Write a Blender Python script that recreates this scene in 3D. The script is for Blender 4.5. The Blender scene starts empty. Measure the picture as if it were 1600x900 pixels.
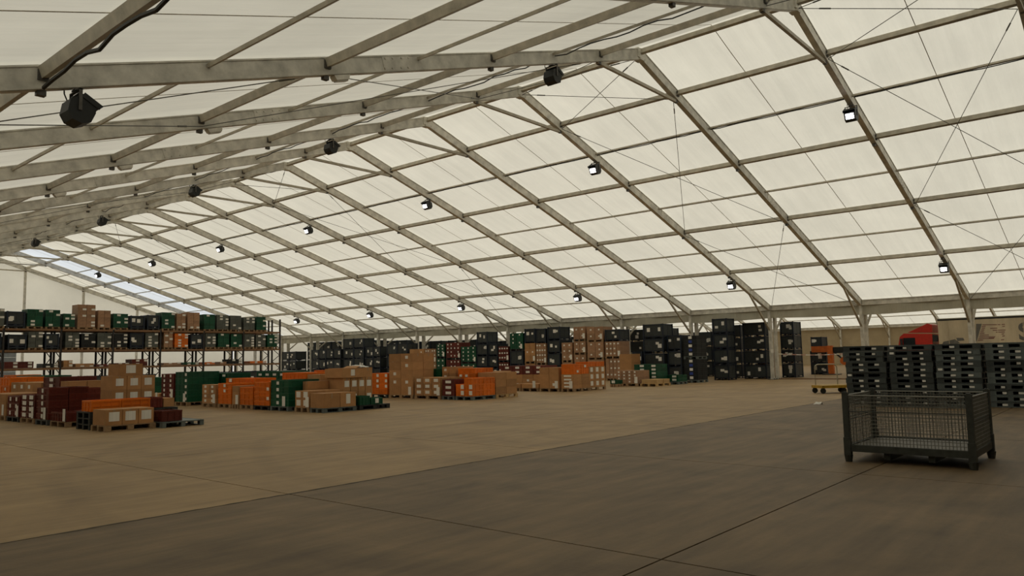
import bpy, bmesh, math, random
from mathutils import Vector, Matrix
random.seed(7)
SC = bpy.context.scene
COL = SC.collection

# ---------------------------------------------------------------- camera
# world: x across the tent, y along the tent, z up; metres; portal frames every 5 m
FPX = 1183.4
CAM = Vector((-20.749, -7.078, 1.56))
RX = Vector((0.64973, -0.75987, -0.02133))
UP = Vector((-0.05585, -0.0757, 0.99556))
FW = Vector((0.75811, 0.64565, 0.09163))
cd = bpy.data.cameras.new('camera')
cd.sensor_width = 36.0
cd.lens = 36.0 * FPX / 1600.0
cd.clip_end = 500
cam = bpy.data.objects.new('camera', cd)
COL.objects.link(cam)
M = Matrix((RX, UP, -FW)).transposed().to_4x4()
M.translation = CAM
cam.matrix_world = M
SC.camera = cam

# ---------------------------------------------------------------- world, exposure
W = bpy.data.worlds.new('overcast_sky')
SC.world = W
W.use_nodes = True
bg = W.node_tree.nodes['Background']
bg.inputs['Color'].default_value = (1.0, 0.985, 0.95, 1)
bg.inputs['Strength'].default_value = 1.4
# hazy sun standing over the goods side of the tent
sd = bpy.data.lights.new('hazy_sun', 'SUN'); sd.energy = 6.0; sd.angle = math.radians(30); sd.color = (1.0, 1.0, 1.06)
so = bpy.data.objects.new('hazy_sun', sd); COL.objects.link(so)
so.location = (60, 20, 60); so.rotation_euler = (0, math.radians(45), 0)
SC.view_settings.view_transform = 'Standard'
SC.view_settings.look = 'None'
SC.view_settings.exposure = 0.0
SC.view_settings.gamma = 1.0
SC.view_settings.use_curve_mapping = False
try:
    SC.cycles.max_bounces = 7
    SC.cycles.diffuse_bounces = 5
    SC.cycles.transmission_bounces = 6
    SC.cycles.use_denoising = True
except Exception:
    pass

# ---------------------------------------------------------------- pixel helpers (1600 x 900 frame)
def proj(P):
    d = Vector(P) - CAM
    z = d.dot(FW)
    return (800 + FPX * d.dot(RX) / z, 450 - FPX * d.dot(UP) / z)
def ray(px, py):
    return FW + RX * ((px - 800) / FPX) - UP * ((py - 450) / FPX)
def ground(px, py):
    d = ray(px, py)
    return CAM + d * (-CAM.z / d.z)
def bis(fn, lo, hi, target):           # fn decreasing
    for _ in range(50):
        m = (lo + hi) / 2
        if fn(m) > target: lo = m
        else: hi = m
    return (lo + hi) / 2
def col_y(X, px, z=.7): return bis(lambda y: proj((X, y, z))[0], -6.5, 120, px)
def col_x(Y, px, z=.7): return bis(lambda x: -proj((x, Y, z))[0], -20 if Y > 0 else -20, 90, -px)
def height_at(X, Y, py): return bis(lambda z: proj((X, Y, z))[1], -1, 30, py)

# ---------------------------------------------------------------- materials
def nt(name):
    m = bpy.data.materials.new(name)
    m.use_nodes = True
    t = m.node_tree
    return m, t, t.nodes['Principled BSDF'], t.nodes, t.links
def node(t, kind, **kw):
    n = t.nodes.new(kind)
    for k, v in kw.items():
        n.inputs[k].default_value = v
    return n
def plain(name, c, rough=.6, metal=0.0, var=.25, scale=6.0, rnd=.25, bump=0.0, spec=.4, stretch=None):
    """base colour with noise wear and a per-object tint"""
    m, t, b, N, L = nt(name)
    tc = N.new('ShaderNodeTexCoord')
    src = tc.outputs['Object']
    if stretch:
        mp = N.new('ShaderNodeMapping'); mp.inputs['Scale'].default_value = stretch
        L.new(src, mp.inputs['Vector']); src = mp.outputs['Vector']
    nz = node(t, 'ShaderNodeTexNoise', Scale=scale, Detail=5.0, Roughness=.6)
    L.new(src, nz.inputs['Vector'])
    oi = N.new('ShaderNodeObjectInfo')
    a = node(t, 'ShaderNodeMapRange'); a.inputs['To Min'].default_value = 1 - var; a.inputs['To Max'].default_value = 1 + var
    a.inputs['From Min'].default_value = .25; a.inputs['From Max'].default_value = .75
    L.new(nz.outputs['Fac'], a.inputs['Value'])
    r = node(t, 'ShaderNodeMapRange'); r.inputs['To Min'].default_value = 1 - rnd; r.inputs['To Max'].default_value = 1 + rnd
    L.new(oi.outputs['Random'], r.inputs['Value'])
    mu = N.new('ShaderNodeMath'); mu.operation = 'MULTIPLY'
    L.new(a.outputs['Result'], mu.inputs[0]); L.new(r.outputs['Result'], mu.inputs[1])
    mx = N.new('ShaderNodeVectorMath'); mx.operation = 'SCALE'
    mx.inputs[0].default_value = c
    L.new(mu.outputs[0], mx.inputs['Scale'])
    L.new(mx.outputs[0], b.inputs['Base Color'])
    b.inputs['Roughness'].default_value = rough
    b.inputs['Metallic'].default_value = metal
    b.inputs['Specular IOR Level'].default_value = spec
    if bump:
        bp = node(t, 'ShaderNodeBump', Strength=bump, Distance=.02)
        L.new(nz.outputs['Fac'], bp.inputs['Height']); L.new(bp.outputs['Normal'], b.inputs['Normal'])
    return m
def membrane(name, c, tr, wrinkle=.35):
    m, t, b, N, L = nt(name)
    N.remove(b)
    out = N['Material Output']
    tc = N.new('ShaderNodeTexCoord')
    mp = N.new('ShaderNodeMapping'); mp.inputs['Scale'].default_value = (.10, 1.6, .10)
    L.new(tc.outputs['Object'], mp.inputs['Vector'])
    w = node(t, 'ShaderNodeTexNoise', Scale=1.9, Detail=5.0, Roughness=.7)
    L.new(mp.outputs['Vector'], w.inputs['Vector'])
    bp = node(t, 'ShaderNodeBump', Strength=wrinkle, Distance=.12)
    L.new(w.outputs['Fac'], bp.inputs['Height'])
    st = node(t, 'ShaderNodeTexNoise', Scale=.35, Detail=5.0, Roughness=.6)
    L.new(tc.outputs['Object'], st.inputs['Vector'])
    mr = node(t, 'ShaderNodeMapRange'); mr.inputs['From Min'].default_value = .3; mr.inputs['From Max'].default_value = .7
    mr.inputs['To Min'].default_value = .93; mr.inputs['To Max'].default_value = 1.04
    L.new(st.outputs['Fac'], mr.inputs['Value'])
    mr2 = node(t, 'ShaderNodeMapRange'); mr2.inputs['From Min'].default_value = .3; mr2.inputs['From Max'].default_value = .7
    mr2.inputs['To Min'].default_value = .945; mr2.inputs['To Max'].default_value = 1.05  # wrinkle shading put into the colour, along with uneven fabric thickness and dirt
    L.new(w.outputs['Fac'], mr2.inputs['Value'])
    mm = N.new('ShaderNodeMath'); mm.operation = 'MULTIPLY'
    L.new(mr.outputs[0], mm.inputs[0]); L.new(mr2.outputs[0], mm.inputs[1])
    def sc(col):
        v = N.new('ShaderNodeVectorMath'); v.operation = 'SCALE'; v.inputs[0].default_value = col
        L.new(mm.outputs[0], v.inputs['Scale']); return v.outputs[0]
    T = N.new('ShaderNodeBsdfTranslucent'); D = N.new('ShaderNodeBsdfDiffuse')
    L.new(sc(tr), T.inputs['Color']); L.new(sc(c), D.inputs['Color'])
    L.new(bp.outputs['Normal'], T.inputs['Normal']); L.new(bp.outputs['Normal'], D.inputs['Normal'])
    A = N.new('ShaderNodeAddShader')
    L.new(T.outputs[0], A.inputs[0]); L.new(D.outputs[0], A.inputs[1])
    L.new(A.outputs[0], out.inputs['Surface'])
    return m
def concrete(name, c, c2):
    m, t, b, N, L = nt(name)
    g = N.new('ShaderNodeNewGeometry')
    def noise(scale, detail, stretch=None, dist=0.0):
        n = node(t, 'ShaderNodeTexNoise', Scale=scale, Detail=detail, Roughness=.62, Distortion=dist)
        src = g.outputs['Position']
        if stretch:
            mp = N.new('ShaderNodeMapping'); mp.inputs['Scale'].default_value = stretch
            mp.inputs['Rotation'].default_value = (0, 0, .12)
            L.new(src, mp.inputs['Vector']); src = mp.outputs['Vector']
        L.new(src, n.inputs['Vector']); return n.outputs['Fac']
    cr = N.new('ShaderNodeValToRGB')
    cr.color_ramp.elements[0].position = .32; cr.color_ramp.elements[1].position = .7
    cr.color_ramp.elements[0].color = (*c2, 1); cr.color_ramp.elements[1].color = (*c, 1)
    s = N.new('ShaderNodeMath'); s.operation = 'ADD'
    a = N.new('ShaderNodeMath'); a.operation = 'MULTIPLY'; a.inputs[1].default_value = .5
    L.new(noise(.55, 8, None, 1.0), a.inputs[0])
    d = N.new('ShaderNodeMath'); d.operation = 'MULTIPLY'; d.inputs[1].default_value = .5
    L.new(noise(2.6, 8, (.22, 1.7, 1)), d.inputs[0])
    L.new(a.outputs[0], s.inputs[0]); L.new(d.outputs[0], s.inputs[1])
    L.new(s.outputs[0], cr.inputs['Fac'])
    # tyre arcs: thin rings of wheel rubber with a broken edge
    wv = N.new('ShaderNodeTexWave'); wv.wave_type = 'RINGS'; wv.rings_direction = 'Z'
    mp = N.new('ShaderNodeMapping'); mp.inputs['Location'].default_value = (7.5, -1.5, 0)
    L.new(g.outputs['Position'], mp.inputs['Vector']); L.new(mp.outputs['Vector'], wv.inputs['Vector'])
    wv.inputs['Scale'].default_value = .11; wv.inputs['Distortion'].default_value = 2.2; wv.inputs['Detail'].default_value = 2
    ty = N.new('ShaderNodeValToRGB')
    ty.color_ramp.elements[0].position = .93; ty.color_ramp.elements[0].color = (1, 1, 1, 1)
    ty.color_ramp.elements[1].position = 1.0; ty.color_ramp.elements[1].color = (.88, .875, .87, 1)
    L.new(wv.outputs['Fac'], ty.inputs['Fac'])
    mx = N.new('ShaderNodeMix'); mx.data_type = 'RGBA'; mx.blend_type = 'MULTIPLY'; mx.inputs['Factor'].default_value = 1
    L.new(cr.outputs['Color'], mx.inputs['A']); L.new(ty.outputs['Color'], mx.inputs['B'])
    L.new(mx.outputs['Result'], b.inputs['Base Color'])
    b.inputs['Roughness'].default_value = .62
    b.inputs['Specular IOR Level'].default_value = .3
    bp = node(t, 'ShaderNodeBump', Strength=.25, Distance=.01)
    L.new(noise(14, 8), bp.inputs['Height']); L.new(bp.outputs['Normal'], b.inputs['Normal'])
    return m
def paper(name):
    m, t, b, N, L = nt(name)
    tc = N.new('ShaderNodeTexCoord')
    br = N.new('ShaderNodeTexBrick')
    br.inputs['Scale'].default_value = 26; br.inputs['Mortar Size'].default_value = .09
    br.inputs['Color1'].default_value = (.78, .76, .69, 1); br.inputs['Color2'].default_value = (.30, .29, .27, 1)
    br.inputs['Mortar'].default_value = (.80, .78, .71, 1); br.inputs['Bias'].default_value = -.55
    L.new(tc.outputs['Object'], br.inputs['Vector'])
    L.new(br.outputs['Color'], b.inputs['Base Color'])
    b.inputs['Roughness'].default_value = .7
    return m
def glow(name, c, s):
    m, t, b, N, L = nt(name)
    b.inputs['Emission Color'].default_value = (*c, 1); b.inputs['Emission Strength'].default_value = s
    b.inputs['Base Color'].default_value = (.9, .9, .9, 1)
    return m

MT = dict(
    roof=membrane('roof_fabric', (.30, .285, .24), (.205, .196, .158)),
    clear=membrane('clear_roof_fabric', (.25, .27, .28), (.225, .24, .245)),
    wallfab=membrane('gable_fabric', (.30, .285, .24), (.30, .285, .235), .15),
    valance=membrane('valance_fabric', (.44, .42, .34), (.06, .056, .042), .8),
    alu=plain('aluminium', (.60, .575, .50), .5, .1, .3, 3.5, .08, .05),
    purlin=plain('purlin_aluminium', (.44, .40, .315), .5, .15, .25, 4, .1),
    steel=plain('dark_steel', (.10, .095, .085), .5, .5, .25, 8, .1),
    cable=plain('cable_black', (.035, .036, .033), .6, .2, .1, 8, .1),
    wire=plain('steel_rope', (.12, .118, .10), .45, .6, .1, 8, .1),
    black=plain('lamp_black', (.018, .02, .019), .5, .1, .2, 8, .15),
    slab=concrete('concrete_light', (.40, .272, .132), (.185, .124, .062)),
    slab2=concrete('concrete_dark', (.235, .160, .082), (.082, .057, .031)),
    joint=plain('joint_filler', (.05, .038, .024), .9, 0, .3, 20, 0),
    green=plain('crate_green', (.004, .075, .034), .45, 0, .15, 8, .22),
    orange=plain('crate_orange', (.72, .165, .006), .45, 0, .12, 8, .16),
    red=plain('crate_red_brown', (.125, .020, .011), .45, 0, .15, 8, .25),
    grey=plain('crate_grey_green', (.105, .115, .098), .5, 0, .15, 8, .18),
    blackc=plain('crate_black', (.012, .014, .014), .5, 0, .2, 8, .25),
    carton=plain('cardboard', (.40, .208, .083), .8, 0, .12, 5, .18),
    carton2=plain('cardboard_wrapped', (.33, .185, .10), .55, 0, .2, 9, .15),
    tape=plain('parcel_tape', (.36, .23, .12), .35, 0, .1, 5, .05),
    cont=plain('container_panel', (.040, .047, .047), .5, 0, .2, 7, .28),
    contf=plain('container_frame', (.016, .024, .040), .5, .2, .2, 7, .2),
    wood=plain('pallet_wood', (.30, .195, .105), .8, 0, .3, 7, .2, .1, .3, (1, 8, 8)),
    wood2=plain('fresh_wood', (.50, .33, .15), .75, 0, .2, 7, .1, .1, .3, (1, 8, 8)),
    pgrey=plain('pallet_grey_plastic', (.105, .125, .120), .5, 0, .2, 6, .22),
    pblack=plain('pallet_black_plastic', (.022, .025, .024), .5, 0, .2, 6, .25),
    pdark=plain('pallet_dark_plastic', (.052, .062, .060), .45, 0, .2, 6, .38),
    paper=paper('printed_paper'),
    sheet=plain('white_sheet', (.80, .78, .71), .7, 0, .1, 20, .1),
    blue=plain('blue_label', (.03, .06, .30), .5, 0, .1, 5, .1),
    rackb=plain('rack_beam', (.20, .105, .048), .55, .1, .25, 5, .1),
    racku=plain('rack_upright', (.032, .028, .026), .55, .2, .25, 5, .1),
    cagem=plain('cage_steel', (.055, .058, .048), .5, .3, .3, 9, .05),
    cagew=plain('cage_wire', (.20, .195, .165), .4, .6, .2, 9, .05),
    cagefl=plain('cage_floor', (.085, .076, .056), .5, .1, .5, 7, .05, .1, .4, (1, 9, 1)),
    yellow=plain('trolley_yellow', (.40, .24, .02), .55, 0, .3, 9, .05),
    tube=plain('tube_grey', (.40, .37, .28), .4, .3, .15, 9, .05),
    rubber=plain('rubber', (.015, .015, .014), .8, 0, .2, 9, .1),
    redp=plain('truck_red', (.45, .022, .010), .35, 0, .15, 5, .05),
    glass=plain('truck_glass', (.02, .025, .028), .1, 0, .1, 5, 0),
    tarp=plain('trailer_tarp', (.50, .42, .29), .65, 0, .30, .8, .02, .05, .4, (1, 1, .35)),
    tarpd=plain('trailer_print_grey', (.12, .115, .10), .6, 0, .25, 3, .02),
    tarpr=plain('trailer_print_maroon', (.17, .055, .055), .6, 0, .3, 3, .02),
    orangem=plain('machine_orange', (.55, .13, .02), .5, 0, .2, 6, .1),
    clad=plain('wall_cladding', (.42, .34, .215), .7, 0, .12, 1.2, 0, .0, .3),
    cladd=plain('wall_dark_cladding', (.075, .072, .062), .7, 0, .2, 1.2, 0, .0, .3),
    doorg=plain('door_grey', (.22, .24, .25), .6, 0, .15, 3, 0),
    film=plain('wrap_film', (.60, .60, .56), .3, 0, .2, 6, .1),
    lens=glow('lamp_lens', (1.0, .96, .98), 14.0),
    emer=plain('emergency_diffuser', (.55, .54, .48), .4, 0, .1, 5, .05),
    tapew=plain('barrier_red_white', (.55, .30, .25), .6, 0, .1, 5, .05),
)

# ---------------------------------------------------------------- mesh helpers
def box(bm, x0, x1, y0, y1, z0, z1):
    v = [bm.verts.new(p) for p in ((x0,y0,z0),(x1,y0,z0),(x1,y1,z0),(x0,y1,z0),(x0,y0,z1),(x1,y0,z1),(x1,y1,z1),(x0,y1,z1))]
    for f in ((0,3,2,1),(4,5,6,7),(0,1,5,4),(1,2,6,5),(2,3,7,6),(3,0,4,7)):
        bm.faces.new([v[i] for i in f])
    return v
def bar(bm, p0, p1, w, h, up=(0, 0, 1)):
    """box of width w (sideways) and height h (along up) between two points"""
    p0, p1 = Vector(p0), Vector(p1)
    d = (p1 - p0).normalized()
    s = d.cross(Vector(up))
    if s.length < 1e-4: s = d.cross(Vector((0, 1, 0)))
    s.normalize(); u = s.cross(d).normalized()
    v = []
    for P in (p0, p1):
        for a, b in ((-1,-1),(1,-1),(1,1),(-1,1)):
            v.append(bm.verts.new(P + s * (a * w / 2) + u * (b * h / 2)))
    for f in ((0,1,2,3),(7,6,5,4),(0,4,5,1),(1,5,6,2),(2,6,7,3),(3,7,4,0)):
        bm.faces.new([v[i] for i in f])
def tube(bm, pts, r, n=6):
    pts = [Vector(p) for p in pts]
    rings = []
    for i, P in enumerate(pts):
        d = (pts[min(i + 1, len(pts) - 1)] - pts[max(i - 1, 0)]).normalized()
        a = d.cross(Vector((0, 0, 1)))
        if a.length < 1e-3: a = d.cross(Vector((1, 0, 0)))
        a.normalize(); b = a.cross(d)
        rings.append([bm.verts.new(P + a * (r * math.cos(2 * math.pi * k / n)) + b * (r * math.sin(2 * math.pi * k / n))) for k in range(n)])
    for i in range(len(rings) - 1):
        for k in range(n):
            bm.faces.new((rings[i][k], rings[i][(k + 1) % n], rings[i + 1][(k + 1) % n], rings[i + 1][k]))
    bm.faces.new(rings[0][::-1]); bm.faces.new(rings[-1])
def cyl(bm, c, axis, r, l, n=12, r2=None):
    axis = Vector(axis).normalized(); c = Vector(c)
    a = axis.cross(Vector((0, 0, 1)))
    if a.length < 1e-3: a = axis.cross(Vector((1, 0, 0)))
    a.normalize(); b = axis.cross(a); r2 = r if r2 is None else r2
    R = []
    for e, rr in ((-l / 2, r), (l / 2, r2)):
        R.append([bm.verts.new(c + axis * e + a * (rr * math.cos(2 * math.pi * k / n)) + b * (rr * math.sin(2 * math.pi * k / n))) for k in range(n)])
    for k in range(n):
        bm.faces.new((R[0][k], R[0][(k + 1) % n], R[1][(k + 1) % n], R[1][k]))
    bm.faces.new(R[0][::-1]); bm.faces.new(R[1])
def prism(bm, prof, axis, a0, a1):
    """extrude a closed profile; axis 'x' profile=(y,z), 'y' profile=(x,z)"""
    mk = (lambda p, a: (a, p[0], p[1])) if axis == 'x' else (lambda p, a: (p[0], a, p[1]))
    A = [bm.verts.new(mk(p, a0)) for p in prof]; B = [bm.verts.new(mk(p, a1)) for p in prof]
    n = len(prof)
    bm.faces.new(A[::-1]); bm.faces.new(B)
    for i in range(n): bm.faces.new((A[i], A[(i + 1) % n], B[(i + 1) % n], B[i]))
def mesh(bm, name, mat, smooth=False):
    bmesh.ops.recalc_face_normals(bm, faces=bm.faces[:])
    me = bpy.data.meshes.new(name)
    bm.to_mesh(me); bm.free()
    me.materials.append(MT[mat] if isinstance(mat, str) else mat)
    if smooth:
        for f in me.polygons: f.use_smooth = True
    return me
def put(name, me, parent=None, loc=(0, 0, 0), rz=0.0):
    o = bpy.data.objects.new(name, me); COL.objects.link(o)
    o.location = loc
    if rz: o.rotation_euler = (0, 0, rz)
    if parent: o.parent = parent
    return o
def tag(o, label, cat, group=None, kind=None):
    if label: o['label'] = label
    if cat: o['category'] = cat
    if group: o['group'] = group
    if kind: o['kind'] = kind
    return o
def thing(name, label, cat, loc=(0, 0, 0), rz=0, group=None):
    o = put(name, None, None, loc, rz)
    return tag(o, label, cat, group)
def build(fn, name, mat, parent=None, loc=(0, 0, 0), rz=0.0, smooth=False):
    bm = bmesh.new(); fn(bm)
    return put(name, mesh(bm, name, mat, smooth), parent, loc, rz)
CACHE = {}
def cached(key, fn, name, mat):
    if key not in CACHE:
        bm = bmesh.new(); fn(bm)
        CACHE[key] = mesh(bm, name, mat)
    return CACHE[key]
def struct(o):
    o['kind'] = 'structure'; return o

# ================================================================ THE TENT
HR, HE, WD = 11.03, 3.905, 22.22                  # rafter soffit at ridge / eave, half span
SL = (HR - HE) / WD
T = [0, 2.364, 4.70, 7.20, 9.68, 12.09, 14.52, 17.02, 19.58, WD]   # purlin lines from ridge to eave
F0, F1 = -2, 14                                    # frames y = 5*i
def soff(t): return HR - SL * t
RD = .36                                           # rafter depth

# ---- floor: 5 m slabs with recessed joints
floor = struct(build(lambda b: box(b, -26, 72, -30, 75, -.10, -.012), 'floor', 'joint'))
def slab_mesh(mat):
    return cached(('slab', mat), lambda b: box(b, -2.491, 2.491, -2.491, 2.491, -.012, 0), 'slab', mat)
XS = [-15.5 + 5 * k for k in range(-2, 18)]
YS = [.95 + 5 * k for k in range(-6, 15)]
far = bmesh.new()
for x in XS[:-1]:
    for y in YS[:-1]:
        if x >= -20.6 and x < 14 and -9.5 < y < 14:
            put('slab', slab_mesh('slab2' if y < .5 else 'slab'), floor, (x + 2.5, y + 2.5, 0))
        else:
            box(far, x + .006, x + 4.994, y + .006, y + 4.994, -.012, 0)
o = put('slab_field', mesh(far, 'slab_field', 'slab'), floor); o['kind'] = 'stuff'

# ragged dark sealant in the wide expansion joint
def sealant(b):
    rnd = random.Random(11); x = -22.0; prev = None
    while x < 6:
        w0, w1 = .012 + .022 * rnd.random() ** 2, .012 + .022 * rnd.random() ** 2
        cur = (b.verts.new((x, .95 - w0, .0015)), b.verts.new((x, .95 + w1, .0015)))
        if prev: b.faces.new((prev[0], cur[0], cur[1], prev[1]))
        prev = cur; x += .06 + .12 * rnd.random()
build(sealant, 'joint_sealant', 'joint', floor)

# ---- ceiling: fabric panels, purlins, bracing cables
def fabric(bm, pts_fn, nu, nv):
    g = [[bm.verts.new(pts_fn(i / nu, j / nv)) for j in range(nv + 1)] for i in range(nu + 1)]
    for i in range(nu):
        for j in range(nv):
            bm.faces.new((g[i][j], g[i + 1][j], g[i + 1][j + 1], g[i][j + 1]))
ceiling = struct(put('ceiling', None))
def roof_panel(sx, xc, y, mat, parent):
    z0, z1 = HR + RD + .06, HE + RD + .06
    def P(u, v):
        t = u * (WD + .35)
        sag = .05 * math.sin(math.pi * v) * (1 if .02 < u < .98 else .4)
        return (sx * t, v * 5 - 0, z0 - SL * t - sag)
    key = ('panel', sx, mat)
    if key not in CACHE:
        bm = bmesh.new(); fabric(bm, P, 18, 6); CACHE[key] = mesh(bm, 'roof_panel', mat, True)
        sb = bmesh.new()
        for k in range(18):
            a, c = Vector(P(k / 18, .5)), Vector(P((k + 1) / 18, .5))
            bar(sb, a - Vector((0, 0, .012)), c - Vector((0, 0, .012)), .020, .008)
        CACHE[('seam', sx)] = mesh(sb, 'seam', 'purlin') if ('seam', sx) not in CACHE else CACHE[('seam', sx)]
    p = put('roof_panel', CACHE[key], parent, (xc, y, 0))
    put('seam', CACHE[('seam', sx)], p)
for i in range(F0, F1):
    for sx in (-1, 1):
        roof_panel(sx, 0, 5 * i, 'clear' if (i == 12 and sx == 1) else 'roof', ceiling)
def purlin_mesh(main):
    if main: return cached('pm', lambda b: box(b, -.055, .055, .07, 4.93, -.085, .085), 'purlin', 'purlin')
    return cached('pt', lambda b: box(b, -.032, .032, .07, 4.93, -.032, .032), 'purlin', 'purlin')
ang = math.atan(SL)
for i in range(F0, F1):
    for k in range(0, 9):
        for sx in ((1,) if k == 0 else (-1, 1)):
            main = k % 2 == 1 or k == 0
            o = put('purlin', purlin_mesh(main), ceiling, (sx * T[k], 5 * i, soff(T[k]) + RD - (.12 if main else .10)))
            o.rotation_euler = (0, sx * ang, 0)
def rope(a, b, parent):
    a, b = Vector(a), Vector(b)
    def f(bm):
        tube(bm, (Vector((0, 0, 0)), b - a), .011, 5)
        d = (b - a).normalized()
        tube(bm, (d * .55, d * .85), .022, 5)          # turnbuckle
    build(f, 'bracing_cable', 'wire', parent, a)
for i in (-1, 1, 5, 9, 13):
    if i + 1 > F1: continue
    for sx in (-1, 1):
        for ka, kb in ((0, 1), (1, 5), (5, 9)):
            for (ya, yb) in ((5 * i, 5 * i + 5), (5 * i + 5, 5 * i)):
                rope((sx * T[ka], ya + (.1 if ya < yb else -.1), soff(T[ka]) + .05), (sx * T[kb], yb - (.1 if ya < yb else -.1), soff(T[kb]) + .05), ceiling)

# ---- portal frames
def rafter(bm, a, b):
    bar(bm, a, b, .13, RD)
    n = Vector((0, 0, 1))
    for e in (-1, 1):
        off = Vector((0, 0, e * (RD / 2 - .012)))
        bar(bm, Vector(a) + off, Vector(b) + off, .17, .026)
def frame_parts(root, xc, parts=True):
    for sx in (-1, 1):
        build(lambda b: rafter(b, (0, 0, HR + RD / 2), (sx * (WD + .1), 0, soff(WD + .1) + RD / 2)), 'rafter', 'alu', root)
        lg = build(lambda b: (box(b, sx * WD - .14, sx * WD + .14, -.07, .07, .02, HE + .12),
                         box(b, sx * WD - .16, sx * WD + .16, -.085, .085, .02, .05)), 'leg', 'alu', root)
        build(lambda b: (box(b, sx * WD - .24, sx * WD + .24, -.22, .22, 0, .02),
                         [cyl(b, (sx * WD + ex * .19, ey * .16, .045), (0, 0, 1), .025, .05, 6) for ex in (-1, 1) for ey in (-1, 1)]), 'foot_plate', 'steel', lg)
        build(lambda b: bar(b, (sx * (T[8] - .1), 0, soff(T[8] - .1) + .02), (sx * (WD - .12), 0, 2.85), .09, .09), 'knee_brace', 'purlin', root)
        if parts:
            # bolted splice plates and node brackets along the rafter
            for k in (4, 8):
                build(lambda b: (bar(b, (sx * (T[k] + .25), -.07, soff(T[k] + .25) + RD / 2), (sx * (T[k] + 1.0), -.07, soff(T[k] + 1.0) + RD / 2), .012, RD - .06),
                                 [cyl(b, (sx * (T[k] + .25 + q * .25), -.085, soff(T[k] + .25 + q * .25) + RD / 2 + e * .11), (0, 1, 0), .022, .02, 6) for q in (.2, 1, 2, 2.8) for e in (-1, 1)]), 'splice_plate', 'alu', root)
            for k in (1, 3, 5, 7):
                build(lambda b: box(b, sx * T[k] - .07, sx * T[k] + .07, -.11, .11, soff(T[k]) + .12, soff(T[k]) + .30), 'purlin_bracket', 'steel', root)
                build(lambda b: box(b, sx * T[k] - .06, sx * T[k] + .06, -.05, .05, soff(T[k]) - .09, soff(T[k]) - .003), 'tie_lug', 'steel', root)
    if parts:
        build(lambda b: bar(b, (-T[1] - .1, 0, soff(T[1]) - .03), (T[1] + .1, 0, soff(T[1]) - .03), .09, .10), 'collar_tie', 'purlin', root)
        build(lambda b: (box(b, -.22, .22, -.10, .10, HR + .02, HR + RD - .03), box(b, -.12, .12, -.12, .12, HR - .05, HR + .04)), 'ridge_plate', 'alu', root)
OR = ('first', 'second', 'third', 'fourth', 'fifth', 'sixth', 'seventh', 'eighth', 'ninth', 'tenth', 'eleventh', 'twelfth', 'thirteenth', 'fourteenth', 'fifteenth', 'sixteenth', 'seventeenth', 'eighteenth', 'nineteenth', 'twentieth', 'twenty-first')
TPL = thing('portal_frame', '', 'frame'); frame_parts(TPL, 0)
TPL2 = thing('portal_frame', '', 'frame'); frame_parts(TPL2, 0, False)
def copy_tree(o, parent=None):
    c = o.copy(); COL.objects.link(c); c.parent = parent
    for ch in list(o.children): copy_tree(ch, c)
    return c
GAPX = .72                                         # spacing of the two leg lines at the valley
NX = 2 * WD + GAPX                                 # centre of the neighbouring tent
used = False
for i in range(F0, F1 + 1):
    r = TPL if not used else copy_tree(TPL); used = True
    r.location = (0, 5 * i, 0)
    tag(r, ('pale portal frame at the far gable' if i == F1 else 'pale portal frame, %s from the far gable frame, %s lit floodlights' % (OR[F1 - 1 - i], 'with' if i % 2 == 0 and i >= 0 else 'without')), 'frame', 'portal frames of the hall')
used = False
for i in range(-5, F1 + 1):
    r = TPL2 if not used else copy_tree(TPL2); used = True
    r.location = (NX, 5 * i, 0)
    tag(r, 'portal frame of the neighbouring tent, %s from its far gable' % OR[F1 - i], 'frame', 'portal frames of the neighbouring tent')

# ---- eave beams and hanging valance, both sides of the valley
def eave_mesh(): return cached('eave', lambda b: (box(b, -.06, .06, .08, 4.92, HE + .05, HE + .33), box(b, -.10, .10, .08, 4.92, HE + .30, HE + .34)), 'eave_beam', 'alu')
def valance_mesh(s):
    def f(b):
        rnd = random.Random(s)
        ph = rnd.random() * 6
        def P(u, v):
            return (.05 * math.sin(v * 9 + ph) * (1 - u) + .03 * math.sin(v * 23 + ph * 2) * u - .02, .08 + v * 4.84, HE + .04 - u * (.46 + .05 * math.sin(v * 3.1 + ph)))
        fabric(b, P, 4, 28)
    return cached(('val', s), f, 'valance', 'valance')
for i in range(F0, F1):
    put('eave_beam', eave_mesh(), ceiling, (WD, 5 * i, 0)); put('eave_beam', eave_mesh(), ceiling, (-WD, 5 * i, 0))
    put('valance', valance_mesh(i % 3), ceiling, (WD + .02, 5 * i, 0))
    put('gutter', cached('gut', lambda b: fabric(b, lambda u, v: (WD + .1 + u * (GAPX - .2), v * 5, HE + .34 - .18 * math.sin(math.pi * u)), 6, 1), 'gutter', 'cladd'), ceiling, (0, 5 * i, 0))
nceil = struct(put('ceiling', None))
for i in range(-5, F1):
    for sx in (-1, 1): roof_panel(sx, NX, 5 * i, 'roof', nceil)
    put('eave_beam', eave_mesh(), nceil, (NX - WD, 5 * i, 0)); put('eave_beam', eave_mesh(), nceil, (NX + WD, 5 * i, 0))
    for k in range(1, 9):
        for sx in (-1, 1):
            if sx == -1 and k < 6: continue
            o = put('purlin', purlin_mesh(k % 2 == 1), nceil, (NX + sx * T[k], 5 * i, soff(T[k]) + RD - .11)); o.rotation_euler = (0, sx * ang, 0)

# ---- verge strips closing roof to gable
for (xc, y0, y1, par) in ((0, 70.0, 70.4, ceiling), (0, -10.4, -10.0, ceiling), (NX, 70.0, 70.4, nceil), (NX, -25.4, -25.0, nceil)):
    for sx in (-1, 1):
        build(lambda b: fabric(b, lambda u, v: (xc + sx * u * (WD + .35), y0 + v * (y1 - y0), HR + RD + .06 - SL * u * (WD + .35)), 4, 1), 'verge_strip', 'roof', par)
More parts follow.
